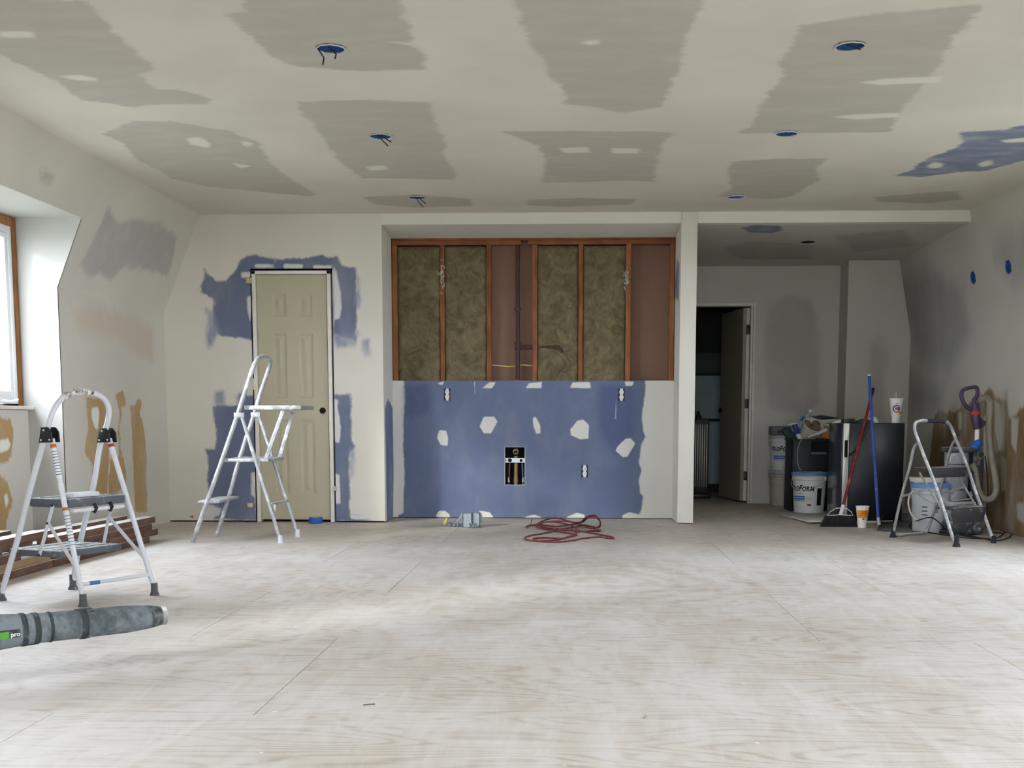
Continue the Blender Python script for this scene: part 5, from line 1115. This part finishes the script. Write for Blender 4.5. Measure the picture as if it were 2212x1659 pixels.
# bin with things in it
yk = 11.05; xk0, xk1 = float(ony(1712, 1000, yk)[0]), float(ony(1793, 1000, yk)[0]); zk_ = float(ony(1750, 948, yk)[2])
BN = thing('storage_bin', 'black plastic bin with a grip recess, heaped with hoses and rags', 'bin', ((xk0+xk1)/2, yk+.2, 0))
b = MB(); th = .01
b.prism([(xk0+.02, yk+.012, 0), (xk1, yk+.012, 0), (xk1, yk, zk_), (xk0, yk, zk_)], (0, th, 0)); b.build('front_panel', M_BIN, BN, .003)
for nm, a, c in (('side_panel', (xk0, yk, .0), (xk0+th, yk+.36, zk_)), ('side_panel', (xk1-th, yk, .0), (xk1, yk+.40, zk_)), ('back_panel', (xk0, yk+.39, 0), (xk1, yk+.40, zk_)), ('bottom_panel', (xk0+.01, yk+.02, .002), (xk1-.01, yk+.39, .015)), ('inner_shelf', (xk0+.012, yk+.02, zk_-.06), (xk1-.012, yk+.385, zk_-.045))):
    b = MB(); b.bounds(a, c); b.build(nm, M_BIN, BN, .002)
b = MB(); b.bounds((xk0-.008, yk-.012, zk_-.012), (xk1+.0, yk+.412, zk_-.002)); 
for a, c in (((xk0-.01, yk-.014, zk_-.014), (xk1, yk+.004, zk_)), ((xk0-.01, yk+.396, zk_-.014), (xk1, yk+.412, zk_))):
    b = MB(); b.bounds(a, c); b.build('rim', M_BIN, BN, .003)
g0, g1 = ony(1752, 981, yk), ony(1786, 953, yk)
b = MB(); gx0, gx1, gz0, gz1 = g0[0], g1[0], g0[2], g1[2]
b.bounds((gx0, yk-.004, gz0), (gx1, yk-.0005, gz1)); gr = b.build('grip_recess', M_VOID, BN, smooth=False)
b = MB(); b.bounds((gx0, yk-.018, gz0-.002), (gx1, yk-.003, gz0+.020)); b.build('grip_lip', M_CARD, gr, .003)
ym = yk+.16; P_ = lambda px, py, y=ym: ony(px, py, y)
zin = zk_-.045
def drop(o_pts): return [np.array([p[0], p[1], max(p[2], zin)]) for p in o_pts]
t = thing('rag_pail', 'cream pail full of brown rags lying in the black bin', 'pail', P_(1757, 930)); axp = np.array([.25, -.62, .74]); axp /= np.linalg.norm(axp); cpl = P_(1757, 918, yk+.12)
b = MB(); b.lathe([(.075, -.155), (.093, -.01), (.100, -.006), (.102, .006), (.094, .008), (.088, -.006), (.07, -.11), (.001, -.12)], cpl, 28, tuple(axp), cap1=False); b.build('pail_body', M_CREAM, t)
b = MB()
for k in range(9): b.ball(tuple(cpl+np.array([rng.uniform(-.055, .055), rng.uniform(-.01, .03), rng.uniform(-.02, .045)])-axp*.03), rng.uniform(.03, .045), 12, 7, (1, .9, rng.uniform(.6, 1.3)))
b.build('rag', M_BRNCL, t)['kind'] = 'stuff'
t = thing('caulk_tube', 'blue and white caulk tube standing slanted in the black bin', 'tube', P_(1725, 946)); c0_, c1_2 = P_(1729, 947), P_(1716, 917); c0_[2] -= .02; axc = (c1_2-c0_)/np.linalg.norm(c1_2-c0_); Lc = np.linalg.norm(c1_2-c0_)
b = MB(); b.lathe([(.024, Lc*.42), (.025, Lc*.43), (.025, Lc), (.024, Lc+.002)], c0_, 18, tuple(axc)); b.build('body', M_BLUETUBE, t)
b = MB(); b.lathe([(.020, 0), (.021, Lc*.42)], c0_, 18, tuple(axc)); b.build('white_end', M_CUP, t)
b = MB(); q_ = P_(1716, 917); b.bar(q_+np.array([-.06, 0, 0]), q_+np.array([.03, 0, .01]), .02, .012); tag(b.build('cream_stick', M_CREAM, None, .003), 'short cream stick lying across the caulk tube in the bin', 'stick')
g_ = [P_(a, c, yk+.30) for a, c in ((1690,930),(1700,924),(1716,934),(1722,948),(1706,952),(1698,942))]; b = MB(); b.prism([tuple(p) for p in g_], (0, .10, 0)); tag(b.build('green_cloth', M_GREENCL, None, .012, seg=3), 'dark green cloth hanging over the left side of the bin', 'cloth')
t = thing('white_hose', 'white pipe end with a thin blue hose hanging down the bin front', 'hose', P_(1760, 940)); pp_ = [P_(a, c, yk+.03) for a, c in ((1745,947),(1752,944),(1766,940),(1786,931))]
for p in pp_: p[2] += .012
b = MB(); b.tube(pp_, [.010, .013, .015, .016], 12); b.build('pipe_end', M_CREAM, t)
b = MB(); hs_ = [P_(a, c, yk-.02) for a, c in ((1745,945),(1736,946),(1728,955),(1723,975),(1723,995),(1726,1010),(1730,1016))]; hs_[0][1] = yk+.02; b.tube(smooth_path(hs_, 3), .0052, 8); b.build('thin_hose', M_EBOX, t)
b = MB(); pts = []
for k in range(40):
    a = k/39*4.2*math.pi; pts.append(P_(1780, 918, yk+.26)+np.array([math.cos(a)*(.06+.006*math.sin(3*a)), math.sin(a)*.04, .02*math.sin(a*.7)+.01]))
b.tube(pts, .010, 8); tag(b.build('coiled_hose', M_CREAM), 'cream hose coiled behind the rag pail in the bin', 'hose')
b = MB(); q_ = P_(1785, 941, yk+.14); b.box((q_[0]-.01, q_[1], q_[2]), (.07, .05, .05), Matrix.Rotation(.4, 3, 'Y')); tag(b.build('orange_block', M_ORCL, None, .01), 'small orange lump under the white pipe in the bin', 'scrap')
t = thing('water_bottle', 'clear water bottle with a teal label lying tilted at the back of the bin', 'bottle', P_(1740, 905, yk+.33)); q0, q1 = P_(1733, 913, yk+.33), P_(1751, 887, yk+.33); axq = (q1-q0)/np.linalg.norm(q1-q0); Lq = np.linalg.norm(q1-q0)
b = MB(); b.lathe([(.030, -.06), (.032, 0), (.032, Lq*.45), (.026, Lq*.62), (.013, Lq*.8), (.013, Lq*.9)], q0, 20, tuple(axq)); b.build('body', M_BOTTLE, t)
b = MB(); b.lathe([(.033, Lq*.06), (.033, Lq*.42)], q0, 20, tuple(axq)); b.build('label', M_BALL, t)
b = MB(); b.lathe([(.0155, Lq*.88), (.0155, Lq*1.03)], q0, 16, tuple(axq)); b.build('cap', M_CUP, t)
# papers and oddments on the fridge and the bin
def flat(nm, lab, cat, pxs, y, dep, m, z0=None, bev=.001):
    pts = [ony(a, c, y) for a, c in pxs]; zmin = min(p[2] for p in pts); d = (zt_-zmin) if z0 is None else 0
    b = MB(); b.prism([(p[0], p[1], p[2]+d) for p in pts], (0, dep, 0)); return tag(b.build(nm, m, None, bev), lab, cat)
flat('paper_stack', 'loose pale papers lying flat at the left back of the fridge top', 'paper', ((1800,914),(1832,914),(1830,906),(1812,908)), YF+.34, .14, M_PAPER)
flat('black_box', 'flat black box lying on the front left of the fridge top', 'box', ((1822,914),(1848,914),(1847,904),(1823,905)), YF+.10, .10, M_BLACK, bev=.004)
flat('black_bag', 'limp black pouch lying behind the broom on the fridge top', 'pouch', ((1850,914),(1888,914),(1882,908),(1868,905),(1856,909)), YF+.12, .12, M_BLACK, bev=.006)
flat('crumpled_paper', 'crumpled pale paper right of the blue pole on the fridge top', 'paper', ((1876,914),(1899,914),(1895,905),(1889,899),(1880,904)), YF+.16, .10, M_PAPER, bev=.006)
q_ = ony(1800, 905, yk+.2); b = MB(); b.prism([tuple(ony(a, c, yk+.36)) for a, c in ((1752,900),(1775,897),(1826,905),(1822,908),(1772,906))], (0, .05, 0)); tag(b.build('dark_board', M_BLACK, None, .002), 'thin dark board lying across the bin toward the fridge top', 'board')
b = MB(); b.prism([tuple(ony(a, c, yk+.33)) for a, c in ((1755,908),(1826,904),(1828,911),(1790,918),(1768,914))], (0, .04, 0)); tag(b.build('white_board', M_PAPER, None, .002), 'pale trim board lying under the dark board over the bin', 'board')
# cups
def cup(nm, lab, px, pyb, pyt, y, wpx, z0, straw=False):
    c = ony(px, pyb, y); c[2] = z0; H = float(ony(px, pyt, y)[2])-z0; R1 = wpx/2*y/F_PX*1.0; t = thing(nm, lab, 'cup', c); return t, c, H, R1
uc = np.array([0, -1., 0])
t, c, H, R1 = cup('paper_cup', 'white paper cup with an orange band on the floor by the broom', 1862, 1140, 1093, 9.42, 28, 0)
rr = lambda hh: R1*.62+(R1-R1*.62)*hh/H
b = MB(); b.lathe([(R1*.60, .0), (R1*.62, .004), (R1, H), (R1+.002, H), (R1+.002, H-.006), (R1-.002, H-.006), (R1*.6, .01), (.001, .01)], c, 28, cap1=False); b.build('cup_body', M_CUP, t)
decal_patch(t, 'orange_band', M_CUPOR, c, (0, 0, 1), uc, rr, -1.25, 1.25, .46*H, .82*H, .0008, 20)
for k, (h_, w_) in enumerate(((.73, .55), (.655, .5), (.58, .75))): decal_patch(t, 'printed_line', M_CUPRED if k < 2 else M_ORANGE, c, (0, 0, 1), uc, rr, -w_, w_, h_*H, (h_+.03)*H, .0014)
decal_patch(t, 'red_square', M_CUPRED, c, (0, 0, 1), uc, rr, -.18, .18, .37*H, .45*H, .0014)
t, c, H, R1 = cup('drink_cup', 'large white drink cup with a colourful swirl and straw on the fridge', 1935, 914, 862, YF+.16, 29, zt_, True)
rr = lambda hh: R1*.70+(R1-R1*.70)*min(1, max(0, (hh-.06)/(H-.06))) if hh > .06 else R1*.60
b = MB(); b.lathe([(R1*.56, 0), (R1*.60, .003), (R1*.60, .055), (R1*.70, .062), (R1*.98, H-.01), (R1*1.02, H-.008), (R1*1.02, H), (.001, H)], c, 30, cap1=False); b.build('cup_body', M_CUP, t)
b = MB(); b.lathe([(R1*1.03, H-.006), (R1*1.04, H+.004), (R1*.9, H+.008), (.001, H+.008)], c, 30, cap0=False, cap1=False); b.build('lid', M_CUP, t)
b = MB(); b.tube([c+np.array([-.004, 0, H]), c+np.array([-.006, 0, H+.055])], .0028, 8); b.build('straw', M_CUP, t)
def ringpatch(nm, m, a0, a1, h_, r0_, r1_):
    b = MB(); vs = []; n = 10
    for i in range(n+1):
        th_ = a0+(a1-a0)*i/n
        for q in (r0_, r1_):
            x_, y_ = -.2*R1+math.cos(th_)*q, h_+math.sin(th_)*q; rad_ = rr(y_)+.001; an = x_/rad_; vs.append(c+np.array([0, 0, y_])+np.array([math.sin(an), -math.cos(an), 0])*rad_)
    b.add(vs, [(2*i, 2*i+2, 2*i+3, 2*i+1) for i in range(n)]); b.build(nm, m, t, smooth=False)
hm = H*.60
for a0, a1, m in ((.3, 1.9, M_CUPRED), (1.9, 3.2, M_PURPLE), (3.2, 4.2, M_CUPBL), (4.2, 5.6, M_CUPOR), (5.6, 6.6, M_CUPRED)): ringpatch('swirl', m, a0, a1, hm, R1*.34, R1*.56)
decal_patch(t, 'emblem_bar', M_CUPBL, c, (0, 0, 1), uc, rr, -.45, .18, hm-.010, hm+.012, .0014); decal_patch(t, 'blue_square', M_CUPBL, c, (0, 0, 1), uc, rr, -.32, -.12, .78*H, .82*H, .0014); decal_patch(t, 'green_swoosh', M_CUPGR, c, (0, 0, 1), uc, rr, .3, .95, .40*H, .46*H, .0014); decal_patch(t, 'orange_swoosh', M_CUPOR, c, (0, 0, 1), uc, rr, -.5, .35, .42*H, .47*H, .0012)
# trim strip on the floor
b = MB(); s0, s1 = onz(1862, 1130), onz(1928, 1128); b.bar(s0+np.array([0, 0, .008]), s1+np.array([0, 0, .008]), .012, .016); tag(b.build('trim_strip', M_TRIM, None, .001), 'thin white strip lying on the floor along the fridge foot', 'strip')
# broom
ybm = 9.50; hb = ony(1817, 1108, ybm); ht = ony(1886, 842, YF-.02)
BR = thing('broom', 'red-handled broom with black bristles leaning on the black fridge', 'broom', ony(1813, 1140, ybm)); BR.location.z = 0; ORIGIN[BR.name] = (BR.location.x, BR.location.y, 0)
b = MB(); b.tube([hb, ht], .0115, 12); b.build('handle', M_RED, BR)
b = MB(); b.tube([ht+(hb-ht)*.0, ht+(ht-hb)*.012], .013, 10); b.tube([ht+(hb-ht)*.05, ht], .0135, 10); b.build('hanger_tip', M_BLACK, BR)
q = [ony(a, c_, ybm) for a, c_ in ((1784,1113),(1844,1113),(1851,1141),(1772,1138))]
b = MB(); b.prism([(p[0], ybm-.03, max(p[2], .0)) for p in q], (0, .06, 0)); brs = b.build('bristles', M_BRISTLE, BR); brs['kind'] = 'stuff'
b = MB()
for k in range(90):
    u_ = rng.random(); p_t = np.array(q[0])+(np.array(q[1])-np.array(q[0]))*u_; p_b = np.array(q[3])+(np.array(q[2])-np.array(q[3]))*u_; yy = ybm+rng.choice((-.032, -.03, .03)); b.bar((p_t[0], yy, p_t[2]), (p_b[0]+rng.gauss(0, .004), yy-abs(rng.gauss(0, .006)), .002), .004, .004)
o = b.build('bristle_tips', M_BRISTLE, BR, smooth=False); o['kind'] = 'stuff'
b = MB(); wp = [ony(a, c_, ybm-.034) for a, c_ in ((1786,1113),(1794,1105),(1806,1098),(1818,1097),(1830,1099),(1839,1106),(1843,1113),(1830,1113),(1815,1112),(1800,1113))]; b.tube(wp, .0032, 7, closed=True); b.build('wire_bracket', M_CUP, BR)
b = MB(); b.tube([hb+(ht-hb)*-.02, hb+(ht-hb)*.06], [.016, .014], 12); b.build('socket', M_CUP, BR)
# blue pole dustpan
DP = thing('dustpan', 'grey lobby dustpan with a long blue pole leaning on the fridge', 'dustpan', onz(1945, 1147))
yp0 = 9.22; pb_ = ony(1897, 1118, yp0+.1); pt_ = ony(1877.5, 813, YF-.03)
b = MB(); b.tube([pb_, pt_], .0125, 12); b.build('pole', M_BLUE_P, DP)
b = MB(); b.tube([pt_, pt_+(pt_-pb_)*.008], .013, 12); b.build('pole_cap', M_CUP, DP)
b = MB(); b.tube([pb_, np.array([pb_[0]+.006, pb_[1]-.02, .03])], .0145, 10); b.build('pole_foot', M_STEELGR, DP)
p_ = [onz(1896, 1146, .004), onz(2001, 1152, .004), onz(2004, 1128, .004), onz(1906, 1124, .004)]
b = MB(); b.prism([tuple(k) for k in p_], (0, 0, .004)); b.build('pan_floor', M_PANGREY, DP, .001)
up_ = [p_[0]+np.array([0, 0, .0]), p_[3], p_[2], p_[1]]
b = MB(); b.prism([tuple(p_[3]), tuple(p_[2]), tuple(p_[2]+np.array([0, .02, .055])), tuple(p_[3]+np.array([.03, .02, .075]))], (0, .004, 0)); b.build('pan_back', M_PANGREY, DP, .001)
b = MB(); b.prism([tuple(p_[3]), tuple(p_[3]+np.array([.03, .02, .075])), tuple(p_[0]+np.array([.0, 0, .012])), tuple(p_[0])], (-.004, 0, 0)); b.build('pan_side', M_PANGREY, DP, .001)
b = MB(); b.prism([tuple(p_[2]), tuple(p_[2]+np.array([0, .02, .055])), tuple(p_[1]+np.array([.0, 0, .035])), tuple(p_[1])], (.004, 0, 0)); b.build('pan_side', M_PANGREY, DP, .001)
# white pail behind the ladder
yw = 9.12; xw_ = float(ony(2010, 1100, yw)[0]); WP = pail('tape_pail', 'white pail with a blue taped rim behind the grey ladder', xw_, yw, 0, M_BUCKET2, M_LID, .97, False, face=.5, txt='', grp=None, handle=True)
pass
c = np.array([xw_, yw, 0]); b = MB(); b.lathe([(.1535, .335), (.1545, .336), (.1545, .372), (.1525, .373)], c, 36, cap0=False, cap1=False); b.build('taped_rim', M_LID, WP)
b = MB(); b.lathe([(.144, .34), (.143, .352), (.001, .353)], c, 30, cap0=False, cap1=False); b.build('contents', M_CREAM, WP)
rr = lambda hh: .128+.0175*hh/.354
for k in range(3): decal_patch(WP, 'printed_line', M_DKLET, c, (0, 0, 1), uc, rr, -.75, -.45, .19-.03*k, .198-.03*k)
decal_patch(WP, 'bar_code', M_DKLET, c, (0, 0, 1), uc, rr, -.12, .12, .15, .21)
for k in range(5): decal_patch(WP, 'bar_gap', M_LABEL, c, (0, 0, 1), uc, rr, -.10+k*.045, -.085+k*.045, .15, .21, .0013, 2)
b = MB(); sp_ = [ony(a, c_, yw-.13) for a, c_ in ((1974,1058),(1966,1068),(1962,1085),(1966,1105),(1974,1118),(1985,1125))]; b.tube(smooth_path(sp_, 3), .007, 6); b.build('loose_strap', M_CREAM, WP)
TR = thing('mud_pan', 'cream mud pan resting on top of the white taped pail', 'pan', (xw_, yw, .374)); q0, q1 = ony(1976, 1052, yw-.12), ony(2040, 1036, yw-.12)
b = MB(); z0_ = .375; b.prism([(q0[0]+.012, yw-.10, z0_), (q1[0]-.012, yw-.10, z0_), (q1[0], yw-.10, q1[2]+.012), (q0[0], yw-.10, q1[2]+.012)], (0, .16, 0)); b.build('pan_body', M_CREAM, TR, .004)
b = MB(); b.bounds((q0[0]+.008, yw-.092, q1[2]+.006), (q1[0]-.008, yw+.052, q1[2]+.0125)); b.build('mud', M_PAPER, TR, .002)
# vacuum cleaner
yv = 8.98; V_ = lambda px, py, y=yv: ony(px, py, y)
VC = thing('vacuum_cleaner', 'grey upright vacuum with purple handle and ribbed hose by the right wall', 'vacuum', (float(V_(2080, 1100)[0]), yv, 0))
def vb(nm, px0, py0, px1, py1, y0_, dep, m, bev=.015, par=VC):
    p0, p1 = ony(px0, py1, y0_), ony(px1, py0, y0_); b = MB(); b.bounds((p0[0], y0_, max(0, p0[2])), (p1[0], y0_+dep, p1[2])); return b.build(nm, m, par, bev, seg=3)
cn = V_(2074, 1030); Rv = 26/2*2*.5*yv/F_PX*1.0; Rv = 25*yv/F_PX
zb, zt2 = float(V_(2074, 1083)[2]), float(V_(2074, 976)[2])
b = MB(); b.lathe([(Rv*.9, zb), (Rv, zb+.02), (Rv, zt2), (Rv*.95, zt2+.01)], (cn[0], yv+.1, 0), 30); can = b.build('canister', M_VACGREY, VC)
b = MB(); b.lathe([(Rv*1.02, zt2-.10), (Rv*1.03, zt2-.095), (Rv*1.02, zt2-.09)], (cn[0], yv+.1, 0), 30, cap0=False, cap1=False); b.lathe([(Rv*1.02, zb+.08), (Rv*1.03, zb+.085), (Rv*1.02, zb+.09)], (cn[0], yv+.1, 0), 30, cap0=False, cap1=False); b.build('canister_band', M_VACDARK, can)['kind'] = 'stuff'
vb('canister_lid', 2049, 966, 2112, 978, yv, .2, M_VACDARK, .012)
vb('back_spine', 2098, 975, 2128, 1088, yv+.08, .14, M_VACDARK, .02)
vb('motor_housing', 2040, 1084, 2112, 1122, yv-.01, .24, M_VACGREY, .02)
vb('motor_grille', 2056, 1094, 2090, 1118, yv-.022, .015, M_VACDARK, .005)
vb('floor_head', 2045, 1126, 2120, 1156, yv-.10, .30, M_VACDARK, .025)
vb('head_cover', 2058, 1120, 2116, 1136, yv-.06, .2, M_VACGREY, .012)
wc = ony(2113, 1147, yv-.11); b = MB(); b.lathe([(.030, 0), (.042, .004), (.042, .03), (.03, .034)], (wc[0], yv-.10, .045), 24, (0, -1, 0)); wh_ = b.build('wheel', M_VACDARK, VC); b = MB(); b.lathe([(.012, .034), (.012, .038), (.001, .039)], (wc[0], yv-.10, .045), 14, (0, -1, 0), cap1=False); b.build('hub', M_VACGREY, wh_)
b = MB(); b.tube([V_(2096, 1062), V_(2100, 1070), V_(2095, 1078), V_(2060, 1082)], .006, 8); b.build('carry_wire', M_VACGREY, VC)
wb0, wb1 = V_(2110, 962, yv+.06), V_(2111, 924, yv+.06); b = MB(); b.tube([wb0, wb1], .0165, 14); b.build('wand', M_CUP, VC)
b = MB(); b.ball(tuple(V_(2107, 966, yv+.05)), .040, 16, 10, (1, .9, 1)); b.ball(tuple(V_(2113, 958, yv+.05)), .032, 14, 9); b.build('blue_wrap', M_BALL, VC)
b = MB(); gp_ = [V_(a, c_, yv+.06) for a, c_ in ((2111,927),(2108,905),(2108,888),(2107,872))]; b.tube(gp_, [.026, .034, .030, .024], 14); q_ = V_(2124, 914, yv+.06); b.prism([tuple(V_(a, c_, yv+.045)) for a, c_ in ((2114,900),(2131,912),(2125,923),(2110,926))], (0, .03, 0)); b.build('grip_body', M_PURPLE, VC)
b = MB(); b.tube([V_(2108, 896, yv+.06), V_(2108, 888, yv+.06)], .0355, 14); b.build('red_band', M_REDLAB, VC)
b = MB(); lp = [V_(a, c_, yv+.06) for a, c_ in ((2105,886),(2092,882),(2082,871),(2077,858),(2078,846),(2086,840),(2099,837),(2109,837),(2112,846),(2110,856),(2104,865),(2105,876))]; b.tube(smooth_path(lp, 3), .0145, 10); b.build('loop_handle', M_PURPLE, VC)
hsx = [(2112,866),(2121,862),(2130,860),(2137,866),(2138,880),(2136,915),(2137,950),(2142,990),(2149,1025),(2152,1055),(2147,1072),(2136,1079),(2124,1076),(2116,1064),(2111,1045),(2106,1015),(2098,1002)]
hp_ = smooth_path([V_(a, c_, yv+.10) for a, c_ in hsx], 9); rs_ = [.0235 if k % 2 else .0255 for k in range(len(hp_))]
b = MB(); b.tube(hp_, rs_, 12); b.build('hose', M_HOSE, VC)
# black floor cords, not known extension cords, round the vacuum and the ladder
def cord(lab, pts, r=.0045):
    b = MB(); b.tube(smooth_path([onz(a, c_, z) for a, c_, z in pts], 4), r, 7); return tag(b.build('extension_cord', M_RUBBER), lab, 'cord', 'black cords round the vacuum')
cord('black cord in long slack loops reaching the floor by the right wall', [(2010,1146,.006),(2050,1152,.006),(2100,1158,.006),(2150,1168,.006),(2180,1160,.006),(2182,1150,.006),(2160,1140,.006),(2130,1134,.03),(2165,1137,.02),(2172,1147,.006),(2150,1163,.006),(2100,1160,.006),(2040,1150,.006)])
cord('black cord rising from the floor over the white pail foot', [(1985,1150,.006),(1966,1140,.006),(1968,1130,.04),(1990,1122,.12),(2012,1118,.16),(2030,1130,.10),(2050,1150,.006),(2090,1156,.006)])
cord('black cord tangled under the lower step of the grey ladder', [(2020,1135,.006),(2034,1120,.09),(2050,1130,.08),(2030,1150,.006),(2070,1156,.006),(2120,1152,.006),(2090,1140,.04),(2060,1145,.006),(2000,1148,.006),(2080,1161,.006),(2140,1164,.006)])
b = MB(); b.tube(smooth_path([V_(a, c_, yv+.2) for a, c_ in ((2128,985),(2132,1020),(2134,1060),(2132,1100),(2133,1128))]+[onz(2140, 1148, .006), onz(2165, 1152, .006)], 4), .0045, 7); b.build('power_cord', M_RUBBER, VC)
